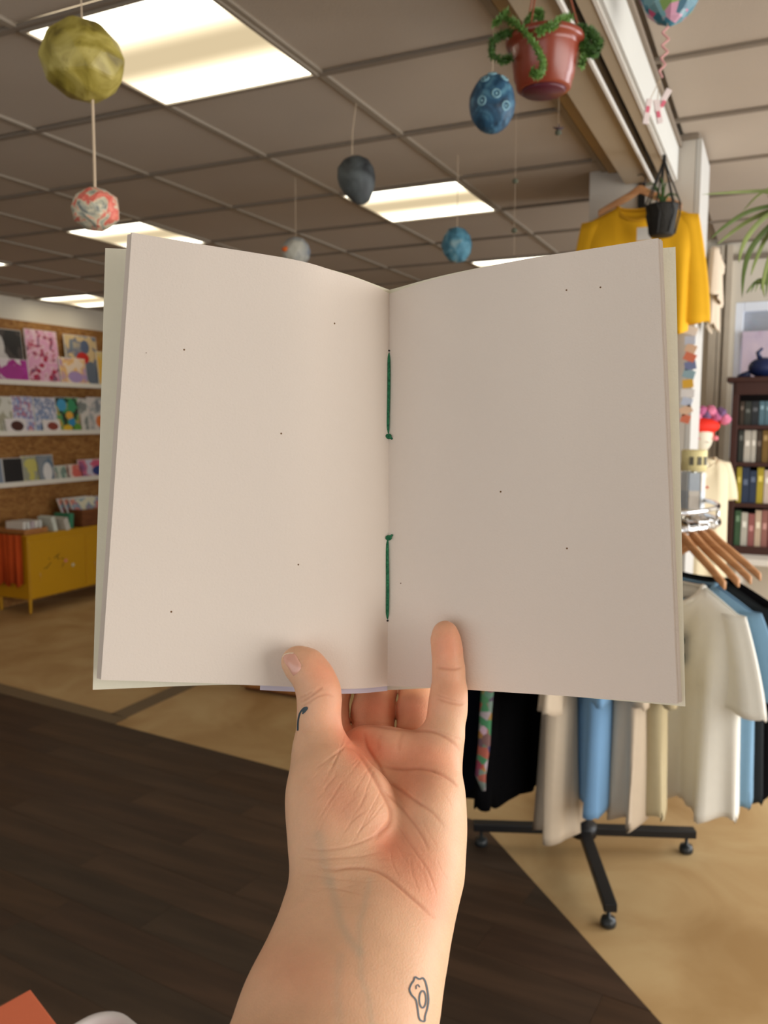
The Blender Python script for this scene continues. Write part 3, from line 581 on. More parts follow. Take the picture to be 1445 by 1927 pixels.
GRY = ramp_mat('charcoal_paper', [(.35, (34, 36, 38)), (.65, (84, 90, 92))], 9, 5, .6, 1.0)
BLU = ramp_mat('blue_painted_paper', [(.3, (40, 80, 102)), (.55, (84, 138, 160)), (.72, (156, 176, 176))], 14, 4, .6, 1.0)
BLP = ramp_mat('blue_marbled_paper', [(.3, (26, 44, 62)), (.5, (52, 92, 122)), (.66, (92, 140, 162)), (.8, (150, 172, 150))], 18, 5, .45, 1.4)
c = P(157, 117, 1.46); paper_ball(c, .0735, YEL, 'large crumpled yellow-green paper ball hanging in front of the big lit panel', .93, 2, .05)
c2 = P(180, 394, 1.49)
t2 = empty('paper_ball', c2, label='small ball painted coral, cream and grey, hanging under the yellow-green ball', category='hanging ornament', group='papier-mache balls hanging from the ceiling')
G().ell((0, 0, 0), (.043, .043, .039), 2, .04).go('shell', PNK, t2)
t2c = (P(174, 182, 1.47)-c2); G().tube([(0, 0, .036), tuple(t2c*.5), tuple(t2c)], .0023, 8).go('string', STRING, t2)
def gb(t, r, rz): pass
c = P(672, 339, 2.75); t = empty('paper_ball', c, label='dark grey balloon-shaped ball hanging beside the middle lit panel', category='hanging ornament', group='papier-mache balls hanging from the ceiling')
G().lathe([(.004, .072), (.035, .068), (.055, .05), (.063, .022), (.062, -.004), (.053, -.032), (.038, -.056), (.024, -.074), (.008, -.082)], 18).go('shell', GRY, t, True); t.rotation_euler = (0, math.radians(-16), 0)
hang_string(t, .07, ZC-c.z, .0013, None, math.tan(math.radians(16))*(ZC-c.z))
def band(t, r, rz): G().ell((-.3*r, -.78*r, .05*r), (.30*r, .30*r, .2*r), 2).go('painted_spot', mat((226, 110, 40), .6), t, True)
c = P(557, 474, 3.6); paper_ball(c, .064, ramp_mat('pale_grey_ball', [(.4, (112, 122, 136)), (.6, (186, 184, 172))], 8), 'small pale grey ball with orange spot, partly behind the left page top', 1.0, 2, .02, band)
c = P(860, 461, 3.3); paper_ball(c, .062, BLU, 'faceted teal blue ball hanging in front of the middle lit panel', 1.16, 2, .05)
def rings(t, r, rz):
    for (a, b) in ((-.45, .55), (.5, .62), (.05, -.05), (.5, -.35), (-.55, -.2), (-.1, .9)):
        v = -FW*math.sqrt(max(0, 1-a*a-b*b*.6)) + RT*a + UP*b; v = Vector((v.x, v.y, v.z*1.15)).normalized(); ctr = Vector((v.x*r, v.y*r, v.z*r*rz)); x_ = v.orthogonal().normalized(); y_ = v.cross(x_)
        G().tube([ctr*1.0+(x_*math.cos(k*PI/6)+y_*math.sin(k*PI/6))*r*.17 for k in range(13)], r*.035, 5).go('painted_ring', mat((140, 186, 200), .5), t, True)
        G().ell(ctr, (r*.06,)*3, 1).go('painted_dot', mat((150, 196, 206), .5), t, True)
c = P(926, 196, 2.2); paper_ball(c, .0605, BLP, 'dark blue ball painted with pale rings, hanging left of the plant pot', 1.24, 3, .02, rings)
# colourful bowl-like ball at the top edge with its ribbon and tags
c = P(1262, -12, 1.95); PSY = ramp_mat('patterned_paper_bowl', [(0, (70, 110, 130)), (.3, (120, 168, 176)), (.45, (206, 84, 130)), (.55, (196, 190, 206)), (.7, (150, 176, 70)), (.85, (60, 120, 140))], 40, 0, .4, 0, tex='voronoi')
t = empty('paper_ornament', c, label='patterned teal and pink faceted paper ornament hanging at the top edge', category='hanging ornament')
G().lathe([(.004, -.072), (.03, -.06), (.058, -.035), (.074, .0), (.070, .03), (.05, .055), (.02, .07)], 9).go('shell', PSY, t)
G().tube([(.0745*math.cos(a), .0745*math.sin(a), 0) for a in [k*2*PI/9 for k in range(10)]], .003, 6).go('rim', mat((130, 60, 110), .4), t); hang_string(t, .068, ZR-c.z)
rb = G(); base = P(1258, 48, 1.95)
zz = [(1258, 50), (1246, 62), (1259, 74), (1245, 86), (1257, 98), (1243, 110), (1252, 122), (1240, 134), (1246, 146)]
prib = empty('ribbon', c, label='pink twisted paper ribbon with tags below the patterned ornament', category='ribbon')
for a_, b_ in zip(zz[:-1], zz[1:]): rb.tube([P(*a_, 1.95)-c, P(*b_, 1.95)-c], .0028, 5)
rb.go('ribbon_twist', mat((214, 160, 158), .7), prib)
G().tube([P(1256, 44, 1.95)-c, P(1250, 100, 1.95)-c, P(1241, 150, 1.95)-c, P(1222, 190, 1.95)-c], .0009, 5).tube([P(1241, 150, 1.95)-c, P(1250, 190, 1.95)-c], .0009, 5).tube([P(1241, 150, 1.95)-c, P(1236, 200, 1.95)-c], .0009, 5).go('string', STRING, prib)
for q, (x, y, a) in enumerate([(1218, 210, 8), (1238, 210, -12), (1247, 190, 30)]):
    o = P(x, y, 1.95)-c; Mr = Matrix.Rotation(math.radians(a), 4, 'Y'); G().box(o, (.014, .005, .056), M=Mr @ Matrix.Rotation(YAW, 4, 'Z'), bev=.0018).go('tag', mat((236, 222, 220), .6), prib)
    G().box(o-FW*.003+UP*(-.008 if q else .004), (.008, .002, .014), M=Mr @ Matrix.Rotation(YAW, 4, 'Z')).go('tag_mark', mat((224, 110, 132), .6), prib)
# thin bead strands
GREY = mat((120, 110, 100), .8)
def strand(px, d, y1, beads, lb, crab=False):
    b = P(px, y1, d); top = ZC-b.z; t = empty('bead_strand', b, label=lb, category='hanging ornament')
    G().tube([(0, 0, 0), (0, 0, top)], .0006, 4).go('string', mat((168, 150, 128), .8), t)
    for y in beads: z = P(px, y, d).z-b.z; G().ell((0, 0, z), (.010, .010, .009), 1).go('bead', mat((84, 88, 72), .6), t)
    return t
strand(967, 2.6, 480, (345, 435), 'thin strand with small green beads under the dark blue ball')
t = strand(1050, 2.3, 262, (250,), 'thin strand with a dark star-shaped charm below the plant pot')
g = G(); cz = P(1051, 243, 2.3)-t.location
for k in range(5): a = k*2*PI/5+.3; g.tube([cz, cz+RT*math.cos(a)*.016+UP*math.sin(a)*.016], [.005, .001], 6)
g.go('charm', mat((70, 54, 62), .6), t)
# ------------------------------------------------------------------ plants
LEAF = mat((92, 130, 58), .5, var=.25, scale=30); LEAF2 = mat((66, 100, 44), .5, var=.25, scale=30)
c = P(1024, 116, 1.85); pot = empty('hanging_plant_pot', c, label='terracotta-coloured plastic pot of trailing succulent hanging from cords', category='potted plant')
TER = mat((140, 62, 44), .28, var=.08, scale=8, spec=.6)
G().lathe([(.0, -.062), (.054, -.062), (.060, -.058), (.063, -.040), (.066, -.037), (.074, .022), (.076, .032), (.084, .034), (.087, .041), (.085, .049), (.079, .050), (.076, .044), (.074, .036), (0, .033)], 40).go('pot', TER, pot, True)
G().lathe([(0, -.068), (.045, -.068), (.050, -.0625), (0, -.0625)], 30).go('saucer_base', mat((92, 40, 52), .3), pot, True)
for a in (.4, 2.5, 4.6): G().tube([(.082*math.cos(a), .082*math.sin(a), .045), (.02*math.cos(a), .02*math.sin(a), ZC-c.z)], .0022, 6).go('hanging_cord', mat((150, 84, 60), .6), pot)
def fuzzy(pts, r, nl, name, m, lsz=.0085):
    pts = [Vector(p) for p in pts]; G().tube(pts, [v*.72 for v in r], 8).go(name, m, pot, True); g_ = G(); nl = int(nl*1.7)
    for i in range(nl):
        t = random.random()*(len(pts)-1); k = int(t); p = pts[k].lerp(pts[min(k+1, len(pts)-1)], t-k); d = Vector(rng.randn(3)).normalized()
        a = d*lsz; s_ = d.orthogonal().normalized()*lsz*.42; g_.add([p-s_, p+s_, p+a*1.6+d.cross(s_)*.2], [(0, 1, 2)])
    g_.go('fine_leaves', m, pot, kind='stuff')
def pp(x, y, dd=0): return P(x, y, 1.85-.02+dd)-c
fuzzy([pp(945, 30), pp(965, 40, -.03), pp(990, 62, -.06), pp(1010, 90, -.085), pp(1022, 115, -.09), pp(1020, 135, -.09), pp(1008, 143, -.085), pp(1000, 132, -.082)], [.004, .006, .0075, .009, .010, .0095, .008, .005], 260, 'trailing_stem', LEAF)
fuzzy([pp(968, 62, -.02), pp(940, 66, -.01), pp(925, 80, -.01), pp(926, 104, -.01), pp(945, 115, -.01), pp(962, 108, 0)], [.006]*6, 240, 'trailing_stem', LEAF2)
fuzzy([pp(990, 45, -.03), pp(1005, 25, -.03), pp(1018, 25, -.02), pp(1014, 50, -.02)], [.007]*4, 240, 'trailing_stem', LEAF)
fuzzy([pp(1012, 60, -.07), pp(1035, 50, -.08), pp(1055, 38, -.06), pp(1075, 30, -.03)], [.007, .008, .008, .005], 240, 'trailing_stem', LEAF)
fuzzy([pp(1088, 55, 0), pp(1110, 60, .0), pp(1128, 80, 0), pp(1118, 100, 0), pp(1102, 92, 0), pp(1100, 70, 0)], [.009, .012, .013, .012, .011, .010], 700, 'trailing_stem', LEAF2, .010)
fuzzy([pp(1095, 80, 0), pp(1100, 100, 0), pp(1094, 125, 0)], [.006, .005, .002], 160, 'trailing_stem', LEAF)
fuzzy([pp(955, 20, -.01), pp(940, 38, -.02), pp(930, 45, -.02)], [.003, .003, .002], 60, 'trailing_stem', LEAF)
# dark macrame planter
c = P(1246, 405, 3.05); mp_ = empty('macrame_planter', c, label='dark pot in black macrame net hanging in front of the yellow shirt', category='potted plant')
BK = mat((34, 32, 28), .7, var=.3, scale=60, bump=.4, bscale=80)
G().lathe([(.0, -.075), (.040, -.075), (.044, -.07), (.057, .028), (.060, .035), (.054, .036), (0, .025)], 20).go('pot', BK, mp_, True)
for k in range(7):
    a = k*2*PI/7; G().tube([(.046*math.cos(a), .046*math.sin(a), -.07), (.060*math.cos(a+.2), .060*math.sin(a+.2), .0), (.063*math.cos(a), .063*math.sin(a), .034), (.012*math.cos(a), .012*math.sin(a), .165), (0, 0, .20)], .0032, 5).go('macrame_cord', BK, mp_)
G().tube([(0, 0, .19), (0, 0, .22), (-.005, -.0, ZR-c.z)], [.008, .006, .002], 6).go('hanging_knot', BK, mp_)
g = G()
for k in range(16): a = random.random()*6.3; l = .05+random.random()*.07; g.tube(bez((0, 0, .02), (.01*math.cos(a), .01*math.sin(a), .08), (.03*math.cos(a), .03*math.sin(a), l+.03), (.06*math.cos(a), .06*math.sin(a), l), 6), [.003, .003, .0035, .003, .003, .002, .001], 4, flat=.4)
g.go('foliage', LEAF2, mp_)
# spider plant reaching in from the right edge
c = P(1500, 405, 2.2); spd = empty('spider_plant', c, label='spider plant with long arching pale green leaves at the right edge', category='potted plant')
G().lathe([(0, -.07), (.05, -.07), (.07, .05), (.075, .055), (.06, .05), (0, .04)], 20).go('pot', WHITE, spd, True)
for k in range(3): a = k*2.1; G().tube([(.07*math.cos(a), .07*math.sin(a), .05), (0, 0, ZR-c.z)], .0015, 5).go('hanging_cord', STRING, spd)
SPL = mat((142, 158, 96), .45, var=.25, scale=20); SPD = mat((96, 116, 62), .45, var=.25, scale=20)
def spleaf(pts, w, m, dd=0):
    pts = [P(x, y, 2.2+dd+.03*math.sin(i))-c for i, (x, y) in enumerate(pts)]; q = [Vector(v) for v in cr(pts, 5)]; V = []; Fc = []
    for i, p in enumerate(q):
        t = (q[min(i+1, len(q)-1)]-q[max(i-1, 0)]).normalized(); s_ = t.cross(FW).normalized(); u = i/(len(q)-1); ww = w*math.sin(PI*(.12+.88*u))**.6 if u < 1 else 0
        V += [p-s_*ww/2, p+FW*ww*.25, p+s_*ww/2]
        if i: k = len(V); Fc += [(k-6, k-5, k-2, k-3), (k-5, k-4, k-1, k-2)]
    o = mesh('leaf', V, Fc, m, spd, True); md = o.modifiers.new('thick', 'SOLIDIFY'); md.thickness = .0008
for pts, w, m, dd in [([(1495, 385), (1445, 362), (1400, 361), (1320, 366)], .010, SPL, 0), ([(1490, 390), (1450, 388), (1405, 400), (1365, 425), (1336, 450)], .012, SPD, -.03), ([(1490, 395), (1455, 395), (1415, 412), (1380, 435), (1347, 462)], .012, SPL, .02),
                      ([(1490, 400), (1445, 405), (1410, 440), (1395, 470), (1390, 495)], .013, SPL, -.05), ([(1490, 405), (1455, 420), (1415, 465), (1400, 510), (1396, 560)], .015, SPD, -.02), ([(1490, 405), (1465, 420), (1440, 450), (1422, 490), (1412, 520)], .012, SPL, .04),
                      ([(1495, 405), (1475, 440), (1450, 480), (1436, 530), (1438, 560)], .012, SPL, -.06), ([(1490, 380), (1470, 350), (1430, 365), (1395, 400)], .008, SPL, .06), ([(1500, 410), (1465, 470), (1448, 500), (1441, 560)], .012, SPD, 0)]: spleaf(pts, w, m, dd)
# small plantlet hanging lower
for k in range(11):
    a = PI*(.05+.9*k/10); spleaf([(1442, 535), (1442-22*math.cos(a), 535-12*math.sin(a)), (1442-40*math.cos(a), 545+8*abs(math.cos(a)))], .007, SPL if k % 2 else SPD, .1)
# ------------------------------------------------------------------ garments
def tshirt(name, lb, m, loc, ang, Ln=.72, half=.22, hem=.25, depth=.06, sleeve=.20, sl_out=.10, fold=.012, cat='t-shirt', grp=None, collar=None, seed=1, drop=.085, nfold=5, tail=0, long=False, ztop=-.125):
    rs2 = random.Random(seed); t = empty(name, loc, ang, label=lb, category=cat)
    if grp: t['group'] = grp
    n_, rows = 64, 26; V = []; Fc = []; ph = [rs2.random()*6.3 for _ in range(4)]
    for j in range(rows+1):
        u = j/rows
        for k in range(n_):
            s_ = 2*PI*k/n_; cx, sy = math.cos(s_), math.sin(s_)
            a = half*(1-u)**3+ (half*.93)*(1-(1-u)**3-u**2)+hem*u**2 if u < 1 else hem
            a = half*.92+(half*.08)*(1-u)**6+(hem-half*.92)*u**1.6
            x = a*math.copysign(abs(cx)**.8, cx); b = .010+depth*min(1, u*3)**.7*.55
            y = b*math.copysign(abs(sy)**.8, sy)
            zs = ztop-drop*(abs(x)/half)**1.1
            if abs(x) < .082:
                q = math.sqrt(max(0, 1-(x/.082)**2)); zs = (ztop-drop*(.082/half)**1.1)-(.065*q if sy < 0 else .012*q)
                if u < .15: y = math.copysign(max(abs(y), .030*q+.008), sy)
            z = zs+(-Ln-zs)*u
            amp = fold*u**1.2*(1+.6*math.sin(x*9+ph[0])); w_ = math.sin(x*nfold*2*PI/.5+ph[1]+(1.2 if sy > 0 else 0))+.5*math.sin(x*nfold*4.1*PI/.5+ph[2]); y += amp*w_; z += .012*u*w_+tail*u*x
            V.append((x, y, z))
    for j in range(rows):
        for k in range(n_): Fc.append((j*n_+k, (j+1)*n_+k, (j+1)*n_+(k+1) % n_, j*n_+(k+1) % n_))
    def sol(o, th=.0025):
        md = o.modifiers.new('thick', 'SOLIDIFY'); md.thickness = th; return o
    sol(mesh('body', V, Fc, m, t, True))
    for sd in (-1, 1):
        V = []; Fc = []; top = Vector((sd*half*.90, 0, ztop-drop*.85)); end = Vector((sd*(half+sl_out), 0, ztop-drop-sleeve)); ax = (end-top).normalized(); pr = Vector((ax.z, 0, -ax.x))*(-sd); r0 = .095 if not long else .085; R2 = 12
        for j in range(R2+1):
            u = j/R2; c0 = top.lerp(end, u)+pr*(-.06*(1-u)**1.5); w2 = (r0*.85+.02*u) if not long else r0*(1-.45*u)
            for k in range(24):
                s_ = 2*PI*k/24; V.append(c0+pr*w2*math.cos(s_)+Vector((0, 1, 0))*(.018+.012*u)*math.sin(s_)*(1+.3*math.sin(k*1.3+ph[0]))+ax*.006*math.sin(k*.9+ph[3])*u)
        for j in range(R2):
            for k in range(24): Fc.append((j*24+k, (j+1)*24+k, (j+1)*24+(k+1) % 24, j*24+(k+1) % 24))
        sol(mesh('sleeve', V, Fc, m, t, True))
    zc = ztop-drop*(.082/half)**1.1; pts = [(.084*math.cos(k*PI/12), (-.034 if math.sin(k*PI/12) > 0 else .03)*abs(math.sin(k*PI/12)), zc-(.066*math.sin(k*PI/12) if math.sin(k*PI/12) > 0 else .012*abs(math.sin(k*PI/12)))+.003) for k in range(25)]
    G().tube(pts, .0085, 8, flat=.5).go('collar', collar or m, t, True)
    return t
def hanger(loc, ang, lb, grp=None, half=.20, drop=.08, hook=CHROME, z0=-.085):
    t = empty('coat_hanger', loc, ang, label=lb, category='hanger')
    if grp: t['group'] = grp
    pts = []; V = []; Fc = []
    for k in range(25):
        u = -1+k/12; x = u*half; z = z0-drop*abs(u)**1.2+.012*math.exp(-(u*6)**2); w = .021-.005*abs(u)
        V += [(x, -.007, z-w), (x, .007, z-w), (x, .007, z+w*.6), (x, -.007, z+w*.6)]
        if k:
            b_ = len(V)-8
            for e in range(4): Fc.append((b_+e, b_+(e+1) % 4, b_+4+(e+1) % 4, b_+4+e))
    Fc += [(0, 1, 2, 3)[::-1], tuple(len(V)-4+e for e in range(4))]
    o = mesh('shoulder_bar', V, Fc, WOOD, t, True); b_ = o.modifiers.new('bevel', 'BEVEL'); b_.width = .004; b_.segments = 2
    G().tube([(0, 0, z0-.005), (0, 0, -.030)]+[(.020*math.cos(a), 0, -.006+.020*math.sin(a)) for a in [(-110+k*26)*PI/180+PI*0 for k in range(10)]], .0022, 7).go('hook', hook, t, True)
    return t
# round chrome garment rack
rc = Vector(PZ(1097, 1572, .05)); rc.z = 0
rack = empty('clothes_rack', rc, label='round clothes rack with black four-armed foot on levelling feet, and chrome ring', category='clothes rack')
th0 = math.atan2(.26, .67)
for k in range(4):
    a = th0+k*PI/2; Mz = Matrix.Rotation(a, 4, 'Z')
    L_ = .40 if k != 3 else .50
    G().box(Mz @ Vector((L_/2+.01, 0, .075)), (L_, .042, .030), rz=a, bev=.004).go('foot_arm', BLACK, rack)
    G().lathe([(.006, .06), (.006, .028), (.022, .026), (.026, .010), (.024, 0)], 14, c=tuple(Mz @ Vector((L_-.02, 0, 0)))).go('levelling_foot', mat((40, 44, 46), .3), rack, True)
G().lathe([(.017, .06), (.017, 1.25), (.017, 1.25)], 14).go('post', BLACK, rack, True)
G().lathe([(.0, .055), (.05, .055), (.05, .095), (.03, .10), (.02, .11)], 20).go('hub', BLACK, rack, True)
RR = .42; RZ = 1.255
G().tube([(RR*math.cos(k*PI/24), RR*math.sin(k*PI/24), RZ) for k in range(49)], .0125, 10, cap=False).go('ring_rail', CHROME, rack, True)
G().tube([(RR*math.cos(k*PI/24), RR*math.sin(k*PI/24), RZ+.055) for k in range(49)], .008, 8, cap=False).go('ring_rail', CHROME, rack, True)
for k in range(4):
    a = th0+k*PI/2+.4; G().tube([(0, 0, RZ-.03), (RR*.5*math.cos(a), RR*.5*math.sin(a), RZ-.005), (RR*math.cos(a), RR*math.sin(a), RZ)], .008, 8).go('spoke', CHROME, rack, True)
    a += PI/4; G().tube([(RR*math.cos(a), RR*math.sin(a), RZ), (RR*math.cos(a), RR*math.sin(a), RZ+.055)], .006, 8).go('ring_post', CHROME, rack, True)
fwd = YAW+PI/2
CREAM = mat((238, 236, 226), .85, var=.03, scale=40, bump=.05, bscale=300); LBL = mat((116, 154, 182), .85, var=.05, scale=40); CHAR = mat((36, 40, 42), .95, var=.08, spec=.1); BLK = mat((10, 10, 12), 1, var=.1, spec=.05); NAVY = mat((14, 16, 24), 1, var=.1, spec=.05)
BEI = mat((206, 190, 168), .88, var=.04, scale=50); BEI2 = mat((190, 176, 140), .88, var=.05, scale=50); SKY = mat((120, 164, 206), .85, var=.05)
garm = [  # polar angle around the ring measured from the viewer's right (negative = towards the viewer)
 (-62, CREAM, 'off-white t-shirt with a green print, frontmost on the right of the rack', .87, .245, .235, 'short', 3, 1, .27, -.02),
 (-55.5, LBL, 'dusty blue t-shirt hanging just behind the off-white one', .85, .245, .23, 'short', 5, 2, .24, -.01),
 (-48.5, CHAR, 'charcoal t-shirt hanging behind the dusty blue one', .86, .235, .23, 'short', 4, 3, .24, -.01),
 (-41, BLK, 'black t-shirt at the right end of the rack, under the last wooden hanger', .85, .235, .23, 'short', 4, 4, .24, -.01),
 (-84, BEI2, 'khaki-beige t-shirt seen edge-on left of the off-white one', .84, .20, .21, 'short', 4, 5, .22, -.03),
 (-91, BEI, 'light beige t-shirt seen edge-on between the khaki and sky-blue ones', .86, .20, .21, 'short', 4, 6, .22, -.03),
 (-101, SKY, 'sky-blue t-shirt hanging between two beige t-shirts', .83, .20, .20, 'short', 4, 7, .22, -.03),
 (-113, BEI, 'beige t-shirt with its sleeve showing, hanging lowest over the rack foot', .95, .20, .17, 'short', 5, 8, .26, .03),
 (-131, BLK, 'black long-sleeved top left of the lowest beige t-shirt', .85, .20, .24, 'long', 3, 9, .60, .04),
 (-148, NAVY, 'navy-black long-sleeved top beside the patterned strap', .88, .20, .22, 'long', 3, 10, .62, .04),
 (-174, BLK, 'black long garment at the left end of the rack, beside the little finger', 1.02, .20, .22, 'long', 3, 11, .70, .04)]
for k, (pa, m, lb, Ln, hf, hm, kind_, nf, sd, slv, so) in enumerate(garm):
    a = YAW+math.radians(pa); p = rc+Vector((RR*math.cos(a), RR*math.sin(a), RZ+.005))
    tshirt('tshirt' if kind_ == 'short' else 'long_sleeved_top', lb, m, p, a, Ln, hf, hm, .07, slv, so, .016, 't-shirt' if kind_ == 'short' else 'top', 'garments on the round rack', None, sd, nfold=nf, long=kind_ != 'short', drop=.115, ztop=-.135)
    w_ = lb.split(',')[0]
    hanger(p+Vector((0, 0, .012)), a, 'wooden hanger carrying the '+w_, 'wooden hangers on the round rack', half=.165, drop=.115, z0=-.048)
# green print on the front of the off-white shirt
shirt0 = [o for o in bpy.data.objects if o.get('label', '').startswith('off-white t-shirt')][0]
g = G()
for k in range(16): g.ell((.02+random.uniform(-.035, .045), -.057-random.uniform(0, .004), -.37+random.uniform(-.07, .05)), (random.uniform(.006, .016), .004, random.uniform(.012, .03)), 1)
g.go('print', mat((40, 62, 48), .8), shirt0)
# patterned woven strap
st_m = ramp_mat('patterned_strap', [(0, (206, 170, 190)), (.2, (90, 130, 110)), (.4, (190, 60, 50)), (.55, (40, 60, 100)), (.7, (180, 120, 60)), (.85, (70, 130, 90))], 42, 0, .8, 0, (1, 1, 1), tex='voronoi')
ps = P(912, 1290, 2.40); sg = G()
pts = [P(920, 1180, 2.42), P(918, 1290, 2.42), P(914, 1340, 2.41), P(911, 1400, 2.40), P(904, 1460, 2.40), P(910, 1488, 2.40)]
sg.tube([p-ps for p in pts], [.020, .019, .018, .018, .016, .006], 10, flat=.35).go('fabric_strap', st_m, None, True, ps, label='multicoloured patterned fabric strap hanging among the black tops', category='strap')
# yellow shirt on the pier, cream shirt behind
YS = mat((228, 172, 20), .85, var=.06, scale=20)
py_ = PY(1205, 335, 3.52)
tshirt('tshirt', 'bright yellow t-shirt on wooden hanger hung high on the pillar', YS, py_, .06, .60, .225, .20, .08, .40, -.045, .016, 't-shirt', None, mat((200, 146, 18), .85), 21, drop=.095, nfold=3, ztop=-.075)
hanger(py_, .06, 'wooden hanger carrying the bright yellow t-shirt on the pillar', half=.16, drop=.07, hook=BLACK, z0=-.05)
cl_ = PY(1212, 440, 3.44); G().box((0, 0, 0), (.055, .002, .05)).go('price_tag', WHITE, None, False, cl_, label='small white tag against the chest of the yellow t-shirt', category='tag')
o_ = PY(1300, 372, 3.9)
tshirt('tshirt', 'cream t-shirt mostly hidden behind the bright yellow one', BEI, Vector((-.265, 3.90, o_.z-.04)), PI/2, .52, .10, .10, .02, .20, .02, .01, 't-shirt', None, None, 22)
# garland down the pillar corner
GM = [mat(c_, .6) for c_ in ((232, 228, 226), (150, 180, 190), (216, 120, 90), (196, 206, 226), (226, 176, 60), (120, 130, 170), (226, 190, 160))]
gp = PY(1302, 610, 3.62); gar = empty('paper_garland', gp, label='narrow garland of white and coloured paper shapes beside the notebook edge', category='garland')
ys = [622, 640, 656, 672, 688, 704, 722, 740, 756, 772, 788]
G().tube([PY(1303, 600, 3.62)-gp, PY(1290, 800, 3.62)-gp], .001, 4).go('string', STRING, gar)
for k, y in enumerate(ys):
    c_ = PY(1303-(y-610)*.065+random.uniform(-3, 3), y, 3.61)-gp; G().box(c_, (.035+random.random()*.02, .004, .034), M=Matrix.Rotation(random.uniform(-.5, .5), 4, 'Y'), bev=.001).go('paper_shape', GM[(k*3) % 7], gar)
# ------------------------------------------------------------------ mannequin, card spinner, bookcase
mc = P(1313, 1000, 4.75); mc.z = 0
man = empty('mannequin', mc, YAW, label='mannequin in cream t-shirt with red hair and purple flower crown', category='mannequin')
def mz(y): return P(1328, y, 4.75).z
SK = mat((226, 218, 196), .8, var=.02); RED = mat((214, 44, 22), .7, var=.12, scale=30)
hz = mz(822); G().ell((-.018, -.01, hz), (.072, .078, .092), 3).go('head', SK, man, True)
G().ell((-.022, .018, hz+.018), (.095, .085, .105), 3).ell((-.083, .0, hz-.06), (.022, .04, .085), 2).go('red_hair', RED, man, True)
G().ell((-.02, -.03, hz+.062), (.105, .07, .048), 3).ell((-.095, -.01, hz-.02), (.022, .04, .09), 2).go('head_scarf', mat((232, 40, 18), .7), man, True)
for sx in (-.035, .05): G().ell((sx, -.084+abs(sx)*.15, hz-.005), (.014, .005, .014), 2).go('pink_cheek', mat((236, 130, 140), .8), man, True)
G().tube([(-.012+k*.006, -.088, hz-.028+.0008*(k-2)**2) for k in range(5)], .0014, 4).go('mouth', mat((110, 60, 50), .8), man)
for k in range(9):
    a = k/8; cpos = (-.105+.215*a, -.035, hz+.112+.022*math.sin(a*PI)+(.012 if k % 2 else -.012)); G().ell(cpos, (.034, .034, .034), 2, .12).go('crown_flower', mat([(176, 90, 130), (110, 80, 116), (214, 120, 150)][k % 3], .8, var=.2, scale=40), man)
zn = mz(853); G().lathe([(.035, zn-.06), (.033, zn+.03)], 16).go('neck', SK, man, True)
shirt = tshirt('tshirt', 'pale cream t-shirt with a small red print worn by the mannequin', mat((226, 212, 178), .85, var=.03), (mc.x, mc.y, zn+.125), YAW, .84, .165, .16, .16, .20, -.045, .008, 't-shirt', None, None, 31, drop=.055)
g = G()
for k in range(7): g.box((-.005+.008*k, -.062, -.30-.012*(k % 3)-.004*k), (.014, .004, .012), M=Matrix.Rotation(.5*k, 4, 'Y'))
g.go('print', mat((196, 80, 60), .8), shirt)
G().tube([(0, 0, 0), (0, 0, zn-.65)], .015, 10).lathe([(.16, 0), (.16, .012), (.02, .02)], 24).go('stand', CHROME, man, True)
G().lathe([(.10, zn-.66), (.11, zn-.55), (.09, zn-.40), (.11, zn-.20), (.09, zn-.12), (.04, zn-.04)], 24).go('torso', SK, man, True).scale = (1, .45, 1)
# card spinner between rack and mannequin
sc_ = P(1302, 960, 3.02); sc_.z = 0
spn = empty('card_spinner', sc_, YAW, label='slim card holder with cream header mounted above the rack ring', category='display stand')
def szz(y): return P(1302, y, 3.02).z
G().lathe([(.045, szz(885)), (.045, szz(848)), (.040, szz(846))], 24).go('header', mat((226, 214, 158), .6, var=.06, scale=30), spn, True)
for a in (-2.1, -1.5, -.95): G().box((.046*math.cos(a), .046*math.sin(a), szz(866)), (.014, .004, .03), rz=a+PI/2).go('header_mark', mat((96, 92, 78), .7), spn)
for k in range(6):
    a = k*PI/3+.3
    for q in range(3): G().box((.036*math.cos(a), .036*math.sin(a), szz(905+q*34)), (.036, .004, .065), rz=a+PI/2).go('card', mat([(198, 204, 208), (176, 186, 196), (212, 206, 196)][(k+q) % 3], .5, var=.1, scale=40), spn)
G().lathe([(.009, 1.30), (.009, szz(848))], 12).go('pole', CHROME, spn, True); G().lathe([(.028, 1.318), (.028, 1.328), (.012, 1.334)], 20).go('clamp_plate', CHROME, spn, True)
BOWLC = P(1305, 978, 3.0)
G().lathe([(.004, -.034), (.03, -.033), (.052, -.018), (.058, .0), (.052, .012), (.035, .02), (.03, .024)], 28).go('chrome_bowl', CHROME, None, True, tuple(BOWLC), label='shiny chrome dish standing above the wooden hangers', category='dish')
